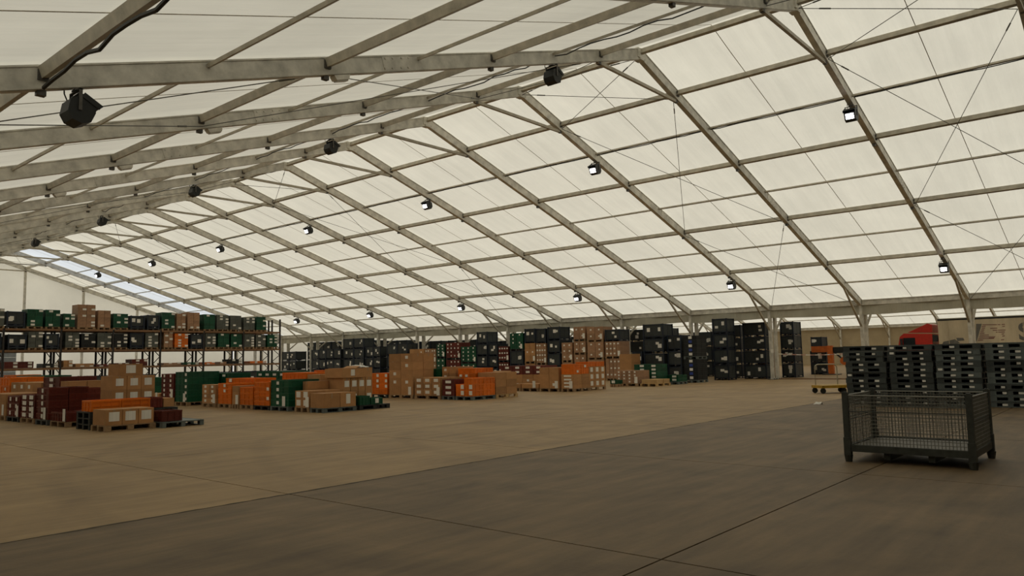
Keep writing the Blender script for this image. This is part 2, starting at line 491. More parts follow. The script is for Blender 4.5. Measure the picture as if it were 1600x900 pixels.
# ---- walls
def gable(b, xc, y):
    n = 24
    lo = [b.verts.new((xc + (q / n * 2 - 1) * (WD + .2), y, 0)) for q in range(n + 1)]
    hi = [b.verts.new((xc + (q / n * 2 - 1) * (WD + .2), y, soff(abs((q / n * 2 - 1) * (WD + .2))) + RD + .05)) for q in range(n + 1)]
    for q in range(n): b.faces.new((lo[q], lo[q + 1], hi[q + 1], hi[q]))
wb = struct(build(lambda b: gable(b, 0, 70.25), 'wall_back', 'wallfab'))
struct(build(lambda b: gable(b, NX, 70.25), 'wall_back', 'wallfab'))
struct(build(lambda b: gable(b, 0, -10.25), 'wall_front', 'cladd'))  # unseen near gable, made dark and opaque to dim the foreground
struct(build(lambda b: gable(b, NX, -25.25), 'wall_front', 'wallfab'))
struct(build(lambda b: box(b, -WD - .45, -WD - .33, -10.3, 70.3, 0, HE + .35), 'wall_left', 'cladd'))  # unseen side wall, its dark colour chosen to dim the near floor
struct(build(lambda b: box(b, NX + WD + .3, NX + WD + .4, -25.3, 70.3, 0, HE + .35), 'wall_right', 'clad'))
for x in (-17.3, -12.3, -7.4, -2.5, 2.4, 7.3, 12.3, 17.3):
    build(lambda b: box(b, x - .09, x + .09, 70.02, 70.2, 0, soff(abs(x)) + .05), 'gable_post', 'alu', wb)
dr = struct(build(lambda b: [box(b, -1.9, 1.9, 70.0, 70.16, .02 + .42 * q, .42 * (q + 1)) for q in range(9)], 'door_1', 'doorg'))
for x0 in range(0, 1):
    struct(build(lambda b: [box(b, WD + GAPX / 2 - .04, WD + GAPX / 2 + .04, 5 * i + .25, 5 * i + 4.75, 0, .05) for i in range(0, 2)], 'trim_1', 'rackb'))

# ================================================================ LAMPS
def flood(px_dir, lit, loc, rz_label, group):
    """floodlight hanging from a rafter; lens faces +x when px_dir=1"""
    d = px_dir
    r = thing('floodlight', rz_label, 'floodlight', loc, 0, group); r.scale = (.80, .72, .82)
    def housing(b):
        prism(b, [(0, -.14), (d * .06, -.10), (d * .30, -.34), (d * .20, -.60), (d * .05, -.66), (-d * .12, -.60), (-d * .20, -.46), (-d * .16, -.24)], 'y', -.24, .24)
    build(housing, 'housing', 'black', r)
    build(lambda b: bar(b, (d * .300, 0, -.385), (d * .218, 0, -.575), .33, .02, (1, 0, .4)), 'lens', 'lens' if lit else 'glass', r)
    build(lambda b: (bar(b, (-d * .02, 0, -.10), (d * .40, 0, -.27), .50, .025), [bar(b, (d * .05, e * .25, -.12), (d * .36, e * .25, -.30), .02, .10) for e in (-1, 1)]), 'hood', 'black', r)
    build(lambda b: (box(b, -.03, .03, -.27, -.25, -.42, -.02), box(b, -.03, .03, .25, .27, -.42, -.02), box(b, -.03, .03, -.27, .27, -.04, -.02),
                     box(b, -.05, .05, -.10, .10, -.025, 0)), 'bracket', 'steel', r)
    build(lambda b: tube(b, [(-d * .16, .20, .30), (-d * .15, .20, .1), (-d * .14, .20, -.06), (-d * .12, .08, -.22)], .014, 5), 'lamp_cable', 'cable', r)
    return r
for i in range(0, 14, 2):
    for k, w in ((2, 'upper'), (7, 'lower')):
        if i == 12 and k == 7: continue
        flood(-1, True, (T[k] + (.05 if k == 2 else .30), 5 * i, soff(T[k] + (.05 if k == 2 else .30)) - .030), 'lit white floodlight, %s row, %s from the far gable' % (w, OR[(12 - i) // 2]), 'lit floodlights, %s row' % w)
for i in (1, 3, 5, 7, 9):
    flood(1, False, (-T[2], 5 * i, soff(T[2]) - .030), 'black floodlight close to the roof ridge, %s from the far gable' % OR[(9 - i) // 2], 'floodlights beside the ridge')
flood(1, False, (-16.55, 5, soff(16.55) - .030), 'black floodlight hanging low on the slope by the cable bundle', None)
for i in (1, 2, 3, 4):
    t = T[5] - .35
    r = thing('emergency_light', 'small emergency light box under a rafter, %s from the low black floodlight' % OR[i - 1], 'light', (-t, 5 * i, soff(t) - .013), 0, 'emergency lights under the rafters')
    r.rotation_euler = (0, -ang, 0)
    build(lambda b: prism(b, [(-.20, -.003), (.20, -.003), (.16, -.10), (-.16, -.10)], 'y', -.08, .08), 'housing', 'alu', r)
    build(lambda b: box(b, -.14, .14, -.06, .06, -.125, -.101), 'diffuser', 'emer', r)
# power cables tied along purlins
def strung(label, k, i, sx, sag, group=None, t=None, r=.018):
    t = T[k] if t is None else t
    z = soff(t) + RD - .10 - (.034 if k % 2 == 0 else .14) - r
    rnd = random.Random(k * 7 + i)
    pts = [(sx * t, 5 * i + .12 + 4.76 * q / 12, z - sag * rnd.random() * abs(math.sin(q * .7))) for q in range(13)]
    tag(build(lambda b: tube(b, pts, r, 5), 'power_cable', 'cable'), label, 'cable', group)
strung('bundle of black power cables tied along the purlin with the low black floodlight', 7, 0, -1, .12, None, None, .03)
for i in range(-1, 12): strung('black cable along the upper lit floodlight purlin, %s bay from the far gable' % OR[13 - i], 2, i, 1, .03, 'cables along the floodlight purlin')
for i in range(-1, 9): strung('black cable drooping from the ridge floodlight purlin, %s bay from the far gable' % OR[13 - i], 2, i, -1, .10, 'cables along the ridge floodlight purlin')

# ================================================================ GOODS: unit meshes
def crate_mesh(kind, a, b, h):
    a, b, h = round(a, 2), round(b, 2), round(h, 3)
    def f(bm):
        e = .018
        box(bm, e, a - e, e, b - e, 0, h - .025)
        for (x0, x1, y0, y1) in ((0, a, 0, e * 1.6), (0, a, b - e * 1.6, b), (0, e * 1.6, e * 1.6, b - e * 1.6), (a - e * 1.6, a, e * 1.6, b - e * 1.6)):
            box(bm, x0, x1, y0, y1, h - .045, h)
        box(bm, .004, a - .004, .004, b - .004, h * .42, h * .42 + .014)
        for q in (0, 1, 2, 3):
            yy = b * q / 3; y0 = min(max(yy - .012, 0.004), b - .028)
            box(bm, .003, e, y0, y0 + .024, 0, h - .046); box(bm, a - e, a - .003, y0, y0 + .024, 0, h - .046)
            xx = a * q / 3; x0 = min(max(xx - .012, 0.02), a - .044)
            box(bm, x0, x0 + .024, .003, e, 0, h - .046); box(bm, x0, x0 + .024, b - e, b - .003, 0, h - .046)
    return cached(('crate', kind, a, b, h), f, 'stacking_crate', kind)
def carton_mesh(kind, a, b, h):
    a, b, h = round(a, 2), round(b, 2), round(h, 3)
    def f(bm):
        box(bm, 0, a, 0, b, 0, h - .006)
        # two top flaps meeting at a seam
        if a > b: box(bm, .002, a - .002, .002, b / 2 - .003, h - .006, h); box(bm, .002, a - .002, b / 2 + .003, b - .002, h - .006, h)
        else: box(bm, .002, a / 2 - .003, .002, b - .002, h - .006, h); box(bm, a / 2 + .003, a - .002, .002, b - .002, h - .006, h)
        bmesh.ops.bevel(bm, geom=[e for e in bm.edges if e.calc_length() > .1 and abs(e.verts[0].co.z - e.verts[1].co.z) > .05], offset=.008, segments=1, affect='EDGES')
    return cached(('carton', kind, a, b, h), f, 'carton', kind)
def tape_mesh(a, b, h):
    a, b, h = round(a, 2), round(b, 2), round(h, 3)
    def f(bm):
        if a > b:
            y = b / 2; box(bm, -.001, a + .001, y - .03, y + .03, h, h + .0015)
            box(bm, -.0015, 0, y - .03, y + .03, h * .65, h); box(bm, a, a + .0015, y - .03, y + .03, h * .65, h)
        else:
            x = a / 2; box(bm, x - .03, x + .03, -.001, b + .001, h, h + .0015)
            box(bm, x - .03, x + .03, -.0015, 0, h * .65, h); box(bm, x - .03, x + .03, b, b + .0015, h * .65, h)
    return cached(('tape', a, b, h), f, 'tape', 'tape')
def label_mesh(ax, w, h, mat):
    return cached(('lab', ax, w, h, mat), (lambda b: box(b, -.004, 0, -w / 2, w / 2, -h / 2, h / 2)) if ax == 'x' else (lambda b: box(b, -w / 2, w / 2, -.004, 0, -h / 2, h / 2)), 'paper_label', mat)
def add_label(o, ax, a, b, h, u, v, w, hh, mat='paper'):
    if ax == 'x': loc = (0, max(w / 2, min(b - w / 2, b * u)), h * v)
    else: loc = (max(w / 2, min(a - w / 2, a * u)), 0, h * v)
    return put('document_sheet' if hh > .25 else 'paper_label', label_mesh(ax, round(w, 2), round(hh, 2), mat), o, loc)
def container(a, b, h, x, y, z, label, group, rnd, labface='x', nlab=2):
    a, b, h = round(a, 2), round(b, 2), round(h, 2)
    def body(bm):
        box(bm, .045, a - .045, .045, b - .045, .14, h - .035)
        n = 6
        for q in range(n):
            zz = .18 + q * (h - .28) / n
            t = (h - .28) / n - .035
            for (lo, hi) in ((.08, b / 2 - .025), (b / 2 + .025, b - .08)):
                box(bm, .02, .046, lo, hi, zz, zz + t); box(bm, a - .046, a - .02, lo, hi, zz, zz + t)
            for (lo, hi) in ((.08, a / 2 - .025), (a / 2 + .025, a - .08)):
                box(bm, lo, hi, .02, .046, zz, zz + t); box(bm, lo, hi, b - .046, b - .02, zz, zz + t)
    def frm(bm):
        for x0 in (0, a - .07):
            for y0 in (0, b - .07): box(bm, x0, x0 + .07, y0, y0 + .07, .002, h - .004)
        box(bm, .07, a - .07, 0, .05, h - .075, h - .02); box(bm, .07, a - .07, b - .05, b, h - .075, h - .02)
        box(bm, 0, .05, .07, b - .07, h - .075, h - .02); box(bm, a - .05, a, .07, b - .07, h - .075, h - .02)
    def skid(bm):
        box(bm, .05, a - .05, .05, b - .05, .09, .139)
        for yy in (.02, b / 2 - .05, b - .12): box(bm, .08, a - .08, yy, yy + .10, .002, .05); box(bm, a / 2 - .07, a / 2 + .07, yy, yy + .10, .05, .09)
    o = put('folding_container', cached(('cb', a, b, h), body, 'folding_container', 'cont'), None, (x, y, z))
    tag(o, label, 'container', group)
    put('corner_frame', cached(('cf', a, b, h), frm, 'corner_frame', 'contf'), o)
    put('skid_base', cached(('cs', a, b, h), skid, 'skid_base', 'contf'), o)
    for _ in range(nlab):
        w = rnd.choice((.16, .2, .24)); hh = rnd.choice((.14, .22))
        l = add_label(o, labface, a, b, h, rnd.uniform(.15, .45) if rnd.random() < .75 else rnd.uniform(.55, .8), rnd.uniform(.35, .75), w, hh, 'sheet')
        if labface == 'x': l.location.x = .019
        else: l.location.y = .019
    return o
# ---- pallets
def pallet(kind, x, y, dx, dy, z, label, group, parts=False, h=.144, rz=0.0):
    dx, dy = round(dx, 2), round(dy, 2)
    mat = {'wood': 'wood', 'fresh': 'wood2', 'grey': 'pgrey', 'black': 'pblack', 'dark': 'pdark'}[kind]
    noun = 'pallet'
    L = dx >= dy
    def blocks(bm):
        for fx in (0, .5, 1):
            for fy in (0, .5, 1):
                bx, by = (.145, .10) if L else (.10, .145)
                x0 = fx * (dx - bx); y0 = fy * (dy - by)
                box(bm, x0, x0 + bx, y0, y0 + by, .023, h - .022)
    def runners(bm):
        for f_ in (0, .5, 1):
            if L: y0 = f_ * (dy - .10); box(bm, 0, dx, y0, y0 + .10, 0, .022)
            else: x0 = f_ * (dx - .10); box(bm, x0, x0 + .10, 0, dy, 0, .022)
    def deck(bm, q=None):
        n = 5
        for k in range(n):
            if q is not None and k != q: continue
            if L: w = dy / n; box(bm, 0, dx, k * w + .012, (k + 1) * w - .012, h - .022, h)
            else: w = dx / n; box(bm, k * w + .012, (k + 1) * w - .012, 0, dy, h - .022, h)
    if kind in ('wood', 'fresh') and parts:
        o = thing('pallet', label, 'pallet', (x, y, z), rz, group)
        for q in range(5): put('deck_board', cached(('pd', mat, dx, dy, q), lambda b: deck(b, q), 'deck_board', mat), o)
        bx, by = (.145, .10) if L else (.10, .145)
        for fx in (0, .5, 1):
            for fy in (0, .5, 1): put('block', cached(('pb', mat, L), lambda b: box(b, 0, bx, 0, by, .023, h - .022), 'block', mat), o, (fx * (dx - bx), fy * (dy - by), 0))
        for f_ in (0, .5, 1): put('base_board', cached(('pr', mat, dx, dy), (lambda b: box(b, 0, dx, 0, .10, 0, .022)) if L else (lambda b: box(b, 0, .10, 0, dy, 0, .022)), 'base_board', mat), o, (0, f_ * (dy - .10), 0) if L else (f_ * (dx - .10), 0, 0))
    else:
        def allp(bm):
            blocks(bm); runners(bm)
            if kind in ('wood', 'fresh'): deck(bm)
            else:
                box(bm, 0, dx, 0, dy, h - .03, h - .006)
                e = .03
                for (x0, x1, y0, y1) in ((0, dx, 0, e), (0, dx, dy - e, dy), (0, e, e, dy - e), (dx - e, dx, e, dy - e)): box(bm, x0, x1, y0, y1, h - .006, h)
        o = put('pallet', cached(('pal', mat, dx, dy, round(h, 3)), allp, 'pallet', mat), None, (x, y, z), rz)
        tag(o, label, 'pallet', group)
    return o

NOUN = {'green': ('green_crate', 'green plastic crate', 'crate'), 'orange': ('orange_crate', 'orange plastic crate', 'crate'),
        'red': ('red_crate', 'dark red plastic crate', 'crate'), 'grey': ('grey_crate', 'grey plastic crate', 'crate'),
        'blackc': ('black_crate', 'black plastic crate', 'crate'), 'carton': ('carton', 'brown carton', 'carton'),
        'carton2': ('wrapped_carton', 'film-wrapped carton', 'carton')}
PNOUN = {'wood': 'wooden pallet', 'fresh': 'pale new wooden pallet', 'grey': 'grey plastic pallet', 'black': 'black plastic pallet', 'dark': 'dark plastic pallet'}

UNITS = []          # crates and cartons, created at the end once it is known which of them show
FOOT = []           # footprints taken so far
def claim(x0, x1, y0, y1, z0, z1, m=.015):
    """trim a new footprint until it clears all earlier ones"""
    for _ in range(6):
        hit = False
        for (a0, a1, b0, b1, c0, c1) in FOOT:
            if x0 < a1 - .004 and x1 > a0 + .004 and y0 < b1 - .004 and y1 > b0 + .004 and z0 < c1 - .004 and z1 > c0 + .004:
                opts = [(a1 + m, x1, y0, y1), (x0, a0 - m, y0, y1), (x0, x1, b1 + m, y1), (x0, x1, y0, b0 - m)]
                opts.sort(key=lambda o: -(max(0, o[1] - o[0]) * max(0, o[3] - o[2])))
                x0, x1, y0, y1 = opts[0]; hit = True
        if not hit: break
    return x0, x1, y0, y1
def units(kind, x0, x1, y0, y1, z0, z1, nx, ny, nz, where, face='x', lab=.8, ls=(.14, .10), u=.5, sheet=False, skip=None, seed=0, tape=False, jit=.003, lmat='paper', labrows=None, reg=True):
    """a stack of crates or cartons"""
    if reg: FOOT.append((x0, x1, y0, y1, z0, z1))
    rnd = random.Random(seed + int(x0 * 31) + int(y0 * 17) + int(z0 * 5))
    a, b, h = math.floor((x1 - x0) / nx * 100 - .6) / 100, math.floor((y1 - y0) / ny * 100 - .6) / 100, math.floor((z1 - z0) / nz * 1000) / 1000 - .003
    st = h + .003
    for k in range(nz):
        for i in range(nx):
            for j in range(ny):
                if k < nz - 1 and i > 0 and j > 0 and i < nx - 1: continue
                if skip and (i, j, k) in skip: continue
                d = dict(kind=kind, a=a, b=b, h=h, loc=(x0 + i * (x1 - x0) / nx + rnd.uniform(0, jit), y0 + j * (y1 - y0) / ny + rnd.uniform(0, jit), z0 + .001 + k * st), where=where, lay=(k, nz), labs=[], tape=tape and k == nz - 1)
                show = (face == 'x' and i == 0) or (face == 'y' and j == 0)
                if show and rnd.random() < lab and (labrows is None or k in labrows):
                    d['labs'].append((face, u if u is not None else rnd.uniform(.2, .8), .55, min(ls[0], (b if face == 'x' else a) * .8), min(ls[1], h * .7), ('sheet' if k % 2 == 0 else 'blue') if lmat == 'wb' else lmat))
                if sheet and show and k == 0 and (j == 0 if face == 'x' else i == 0) and h > .12: d['labs'].append((face, .25, None, .17, .32, 'sheet'))
                UNITS.append(d)
def make_unit(d):
    nm, noun, cat = NOUN[d['kind']]
    a, b, h = d['a'], d['b'], d['h']
    me = crate_mesh(d['kind'], a, b, h) if cat == 'crate' else carton_mesh(d['kind'], a, b, h)
    o = put(nm, me, None, d['loc'])
    k, n = d['lay']
    t = noun + ' ' + d['where']
    lw = ('' if n == 1 else ', top layer' if k == n - 1 else ', bottom layer' if k == 0 else ', %s layer' % OR[k])
    if len((t + lw).split()) <= 16: t += lw
    tag(o, t, cat, noun + 's ' + d['where'])
    if d['tape'] and cat == 'carton': put('tape', tape_mesh(a, b, h), o)
    for (f, u, v, w, hh, m) in d['labs']:
        l = add_label(o, f, a, b, h, u, .55 if v is None else v, w, hh, m)
        if v is None:
            l.location.z = max(h * .5, .17)
            if f == 'x': l.location.x = -.009
            else: l.location.y = -.009
def finish_units():
    """cast a grid of sight lines; pieces that show become objects, the buried rest one joined mesh per kind"""
    from mathutils.bvhtree import BVHTree
    V, Fc, own = [], [], []
    def addb(x0, y0, z0, a, b, h, idx):
        n = len(V)
        V.extend(((x0, y0, z0), (x0 + a, y0, z0), (x0 + a, y0 + b, z0), (x0, y0 + b, z0), (x0, y0, z0 + h), (x0 + a, y0, z0 + h), (x0 + a, y0 + b, z0 + h), (x0, y0 + b, z0 + h)))
        for f in ((0, 3, 2, 1), (4, 5, 6, 7), (0, 1, 5, 4), (1, 2, 6, 5), (2, 3, 7, 6), (3, 0, 4, 7)):
            Fc.append([n + i for i in f]); own.append(idx)
    for i, d in enumerate(UNITS): addb(*d['loc'], d['a'], d['b'], d['h'], i)
    for (x0, x1, y0, y1, z0, z1) in OCC: addb(x0, y0, z0, x1 - x0, y1 - y0, z1 - z0, -1)
    tree = BVHTree.FromPolygons(V, Fc)
    hits = [0] * len(UNITS)
    for py in range(470, 680, 2):
        for px in range(0, 1600, 2):
            r = tree.ray_cast(CAM, ray(px, py).normalized())
            if r[2] is not None and own[r[2]] >= 0: hits[own[r[2]]] += 1
    rest = {}
    cnt = {}
    for i in sorted(range(len(UNITS)), key=lambda q: -hits[q]):
        d = UNITS[i]; nm = NOUN[d['kind']][0]
        if hits[i] >= 3 and cnt.get(nm, 0) < 300:
            make_unit(d); cnt[nm] = cnt.get(nm, 0) + 1
        else: rest.setdefault(nm, []).append(d)
    for nm, L_ in rest.items():
        bm = bmesh.new(); mats = []
        for d in L_:
            if d['kind'] not in mats: mats.append(d['kind'])
            n0 = len(bm.faces)
            e = .004
            x, y, z = d['loc']; box(bm, x + e, x + d['a'] - e, y + e, y + d['b'] - e, z + .001, z + d['h'] - .004)
            if NOUN[d['kind']][2] == 'crate':
                box(bm, x, x + d['a'], y, y + d['b'], z + d['h'] - .04, z + d['h'])
            bm.faces.ensure_lookup_table()
            for f in bm.faces[n0:]: f.material_index = mats.index(d['kind'])
        me = mesh(bm, 'stored_' + nm, mats[0])
        for m in mats[1:]: me.materials.append(MT[m])
        c = NOUN[L_[0]['kind']]
        tag(put('stored_' + nm, me), c[1] + 's packed out of reach inside and behind the stacks', c[2], None, 'stuff')
    print('UNITS', len(UNITS), cnt, {k: len(v) for k, v in rest.items()})
OCC = []            # other solid boxes that block sight

def S(kind, X, pl, pr, depth, pt, where, nz, ny=1, nx=2, pal=None, z0=0.0, parts=False, npal=1, **kw):
    """stack whose long face stands on the plane x = X between picture columns pl..pr, top at picture row pt"""
    zz = z0 + .147 * (npal if pal else 0)
    y0, y1 = col_y(X, pr), col_y(X, pl)
    top = max(height_at(X, y0, pt), zz + .12)
    x0, x1, y0, y1 = claim(X, X + depth, y0, y1, z0, top)
    if x1 - x0 < .25 or y1 - y0 < .25:
        print('SKIPPED', kind, where); return y0, y1, top
    ex, ey = (x1 - x0) / depth, 1
    nx = max(1, round(nx * ex)); X = x0; depth = x1 - x0
    FOOT.append((x0, x1, y0, y1, z0, top))
    if pal:
        np_ = max(1, round((y1 - y0) / 1.25))
        for q in range(np_):
            for r in range(npal):
                dy = (y1 - y0) / np_
                pallet(pal, X, y0 + q * dy + .01, depth, dy - .02, z0 + .147 * r, PNOUN[pal].replace('plastic ', '').replace('pale new ', '') + ' under ' + NOUN[kind][1].replace('plastic ', '').replace('brown ', '') + 's ' + where, 'pallets ' + where, parts)
    units(kind, X + .01, X + depth - .01, y0 + .015, y1 - .015, zz, top, nx, ny, nz, where, reg=False, **kw)
    return y0, y1, top
def CT(X, pl, pr, depth, pt, where, z0=0.0, nz=None, nlab=2, pb=None):
    y0, y1 = col_y(X, pr), col_y(X, pl)
    top = height_at(X, y0, pt)
    if pb: z0 = height_at(X, y0, pb)
    x0, x1, y0, y1 = claim(X, X + depth, y0, y1, z0, top)
    X = x0; depth = x1 - x0
    FOOT.append((x0, x1 + .05, y0, y1, z0, top)); OCC.append((x0, x1, y0, y1, z0, top))
    ny = max(1, round((y1 - y0) / 1.2))
    nz = nz or max(1, round((top - z0) / .91))
    rnd = random.Random(int(pl * 3 + pt))
    h = (top - z0) / nz
    lbl = 'dark folding container ' + where
    for j in range(ny):
        for k in range(nz):
            container(depth, (y1 - y0) / ny - .03, h, X + rnd.uniform(0, .04), y0 + j * (y1 - y0) / ny + .015, z0 + k * h, lbl + ('' if nz == 1 else ', %s up' % OR[k]), 'folding containers ' + where, rnd, 'x', nlab)
    return y0, y1, top

# ================================================================ ROW A  (front left, x = -13.2)
XA = -13.2
w = 'on the front corner pallet with orange trays behind'
pallet('wood', XA, 12.15, 1.2, .85, 0, 'wooden pallet carrying three printed cartons at the front corner', None, True)
units('carton', XA + .03, XA + 1.17, 12.18, 12.98, .147, .52, 3, 1, 1, w, face='y', lab=1, ls=(.24, .22), tape=True)
for r in range(3):
    pallet('black', XA + .02, 13.12, 1.18, .85, .147 * r, 'black plastic pallet stacked under the two orange trays', 'black pallets under the orange trays')
units('orange', XA + .04, XA + 1.50, 13.12, 13.72, .447, .72, 2, 1, 1, 'lying on the black pallet stack behind the printed cartons', face='y', lab=0)
S('red', XA, 79, 104, 1.15, 645, 'in the single low layer beside the black pallet stack', 1, 2, 2, 'wood', lab=0, sheet=True)
pr_ = S('red', XA, 56, 75, 1.05, 606, 'in the tall stack behind the low red layer', 5, 1, 2, 'dark', lab=1, ls=(.13, .11), sheet=True)
S('red', XA + 1.1, 100, 116, .9, 607, 'in the tall stack hidden partly by the orange trays', 5, 1, 1, 'dark', lab=0)
S('red', XA, 32, 54, 1.15, 617, 'in the stack with rows of wide white labels', 4, 2, 2, 'wood', lab=1, ls=(.30, .12), sheet=True)
S('red', XA, 11, 30, 1.15, 619, 'in the short stack near the row-end cartons', 3, 2, 2, 'dark', lab=1, ls=(.13, .11), sheet=True)
S('carton', XA, -22, 9, 1.15, 616, 'at the far end of the red crate row', 3, 2, 1, 'wood', lab=.3, sheet=True)
# second column of row A
pallet('grey', -11.93, 11.95, 1.08, 1.2, 0, 'grey plastic pallet with red crates left half empty on the front of the row', None)
units('red', -11.90, -11.36, 12.06, 12.66, .147, .42, 1, 1, 1, 'lying on the half empty grey pallet', lab=0)
units('red', -11.66, -11.30, 13.3, 13.9, .447, .72, 1, 1, 1, 'lying on the black pallets next to a carton', lab=0)
for r in range(3): pallet('black', -11.94, 13.2, 1.0, .85, .147 * r, 'black plastic pallet stacked behind the grey half empty pallet', 'black pallets behind the grey pallet')
units('carton', -11.28, -10.98, 13.3, 13.9, .447, .68, 1, 1, 1, 'lying beside a red crate on black pallets', lab=0)
yb = 14.75
pallet('wood', -12.02, yb, 1.2, .9, 0, 'wooden pallet under the printed carton tower', None, True)
w = 'in the printed carton tower behind the orange trays'
units('carton', -12.02, -10.86, yb, yb + .8, .147, 1.29, 3, 1, 3, w, face='y', lab=1, ls=(.20, .20), tape=True)
units('carton', -11.85, -11.2, yb + .02, yb + .75, 1.29, 1.62, 1, 1, 1, w + ', topmost', face='y', lab=1, ls=(.26, .22), tape=True)
S('carton', -12.0, 93, 128, 1.1, 596, 'standing between the red stacks and the carton tower', 3, 2, 2, 'wood', lab=.4)
S('red', -12.0, 66, 92, 1.1, 589, 'in the tallest red stack with three wide labels', 6, 1, 2, 'dark', lab=1, ls=(.30, .10), labrows=(3, 4, 5))
S('carton', -12.0, 16, 63, 1.1, 598, 'in the long pile behind the wide-labelled red crates', 3, 4, 2, 'wood', lab=.5, ls=(.2, .12))
S('orange', -12.0, -12, 14, 1.1, 590, 'standing beyond the long carton pile', 4, 2, 2, 'wood', lab=.4)
S('green', -10.2, 24, 68, 1.0, 587, 'standing low behind the orange and carton piles', 4, 3, 2, 'grey', lab=.7)
S('orange', -10.2, 4, 22, 1.0, 586, 'standing at the back of the cartons', 4, 2, 2, 'wood', lab=.6)

# ================================================================ ROW B (x = -6.8)
XB = -6.8
S('carton', XB, 484, 506, 1.25, 615, 'on the front grey pallet', 1, 1, 2, 'grey', face='y', lab=.5, ls=(.16, .3), tape=True)
S('carton', XB, 460, 483, 1.2, 611, 'in the small labelled block on the wooden pallet', 2, 2, 2, 'wood', parts=True, lab=1, ls=(.22, .18), sheet=True)
S('carton', XB + .5, 472, 495, .85, 596, 'lying behind the front cartons', 3, 2, 1, 'wood', lab=0, tape=True)
y0_, y1_ = 13.05, 14.1
pallet('black', -5.42, 12.45, 1.25, .62, 0, 'black plastic pallet under the low green crates', None)
units('green', -5.38, -4.95, 12.5, 13.0, .147, .44, 1, 1, 1, 'on the low black pallet at the front', lab=0)
units('green', -4.92, -4.42, 12.5, 13.0, .147, .36, 1, 1, 1, 'wrapped in film at the end of the low black pallet', face='y', lab=1, ls=(.14, .16))
pallet('wood', -5.42, 13.3, 1.2, 1.0, 0, 'wooden pallet under the big carton tower', None)
units('carton', -5.42, -4.2, 13.3, 14.2, .147, 1.02, 4, 1, 2, 'in the big carton tower beside the low green crates', face='y', lab=.8, ls=(.18, .2), tape=True)
units('carton', -5.50, -4.62, 13.25, 14.2, 1.02, 1.32, 1, 1, 1, 'lying long across the top of the big carton tower', face='y', lab=1, ls=(.16, .2), tape=True)
units('carton', -4.6, -4.2, 13.3, 14.2, 1.02, 1.34, 1, 1, 1, 'at the top end of the big carton tower', face='y', lab=0, tape=True)
S('green', XB, 422, 456, 1.2, 594, 'in the stack between orange trays and cartons', 4, 1, 2, 'grey', lab=1, ls=(.14, .10), u=.6, sheet=True)
S('orange', XB, 396, 421, 1.15, 597, 'in the stack next to the green labelled stack', 5, 1, 2, 'black', lab=.3, u=.1)
S('orange', XB, 374, 395, .8, 605, 'in the low smooth stack on a wooden pallet', 3, 1, 1, 'wood', parts=True, lab=0)
S('carton', XB, 362, 373, .8, 603, 'in the narrow pile between orange stacks', 3, 1, 1, 'wood', lab=0, sheet=True)
S('orange', XB, 340, 361, .9, 599, 'in the stack beside the cartons with paired labels', 4, 1, 1, 'wood', parts=True, lab=.2)
S('orange', XB + .95, 352, 398, .9, 591, 'in the dull stack behind the smooth orange trays', 5, 3, 1, 'wood', lab=.6, ls=(.2, .14), labrows=(4,))
S('carton', XB, 315, 337, 1.1, 601, 'in the pile with paired labels beside the orange stacks', 4, 2, 2, 'wood', parts=True, lab=1, ls=(.14, .09), sheet=True)
S('green', XB, 273, 293, 1.3, 581, 'in the big stack beside the dark red column', 5, 1, 2, 'wood', parts=True, lab=1, ls=(.14, .10), u=.15, sheet=True)
S('red', XB, 251, 271, 1.1, 584, 'in the column on black pallets beside the green stack', 5, 2, 2, 'black', npal=2, lab=1, ls=(.12, .10), sheet=True)
S('carton', XB, 232, 249, .8, 615, 'in the low pile by the dark red column', 1, 1, 1, 'wood', lab=0, sheet=True)
S('green', XB + .3, 213, 231, 1.2, 590, 'in the stack beyond the dark red column', 5, 1, 2, 'wood', lab=1, ls=(.14, .10), u=.2)
S('green', XB + 1.25, 312, 352, 1.1, 583, 'in the long labelled run behind the orange stacks', 5, 4, 2, 'wood', lab=.8, ls=(.22, .08), labrows=(4,))
S('green', XB + 2.3, 400, 446, 1.1, 580, 'in the far labelled run behind the orange stacks', 4, 4, 2, 'wood', lab=.9, ls=(.22, .08), labrows=(3,))
S('orange', XB + 1.4, 440, 478, 1.0, 582, 'in the bright stack behind the green labelled stack', 5, 2, 2, 'wood', lab=.2)
S('carton', XB + 1.4, 479, 500, 1.0, 585, 'lying beside the bright orange stack', 4, 1, 2, 'wood', lab=.1)
S('orange', XB + 2.55, 490, 530, 1.0, 578, 'in the stack beyond the cartons', 5, 3, 2, 'wood', lab=.3)

# ================================================================ ROW C (x = 0)
XC = 0.0
S('orange', XC, 711, 738, 1.3, 591, 'in the front stack on grey pallets', 3, 2, 2, 'grey', lab=.6, ls=(.16, .2), u=.2, skip=((0, 1, 2),))
pallet('fresh', 1.42, 12.72, 1.3, 1.0, 0, 'pale wooden pallet under the wide carton block', None, True)
units('carton', 1.42, 2.70, 12.74, 13.7, .147, 1.0, 2, 1, 3, 'in the wide block beside the orange front stack', face='y', lab=0)
S('red', XC, 690, 710, 1.1, 593, 'in the low stack behind the orange front stack', 3, 1, 2, 'grey', lab=1, ls=(.30, .10))
S('carton', XC, 647, 688, 1.2, 590, 'in the flat strapped block with label bands', 3, 3, 2, 'wood', parts=True, lab=1, ls=(.24, .12), sheet=True)
S('carton', XC, 607, 645, 1.2, 552, 'in the tall tower beside the flat strapped block', 5, 2, 2, 'wood', lab=.6, ls=(.16, .12), sheet=True, tape=True)
S('orange', XC, 578, 605, 1.2, 583, 'in the stack behind the tall carton tower', 4, 2, 2, 'dark', lab=1, ls=(.14, .12), u=.1, labrows=(1, 2, 3))
S('carton', 1.3, 690, 712, 1.1, 573, 'piled behind the flat strapped block', 4, 2, 2, 'wood', lab=.2, tape=True)
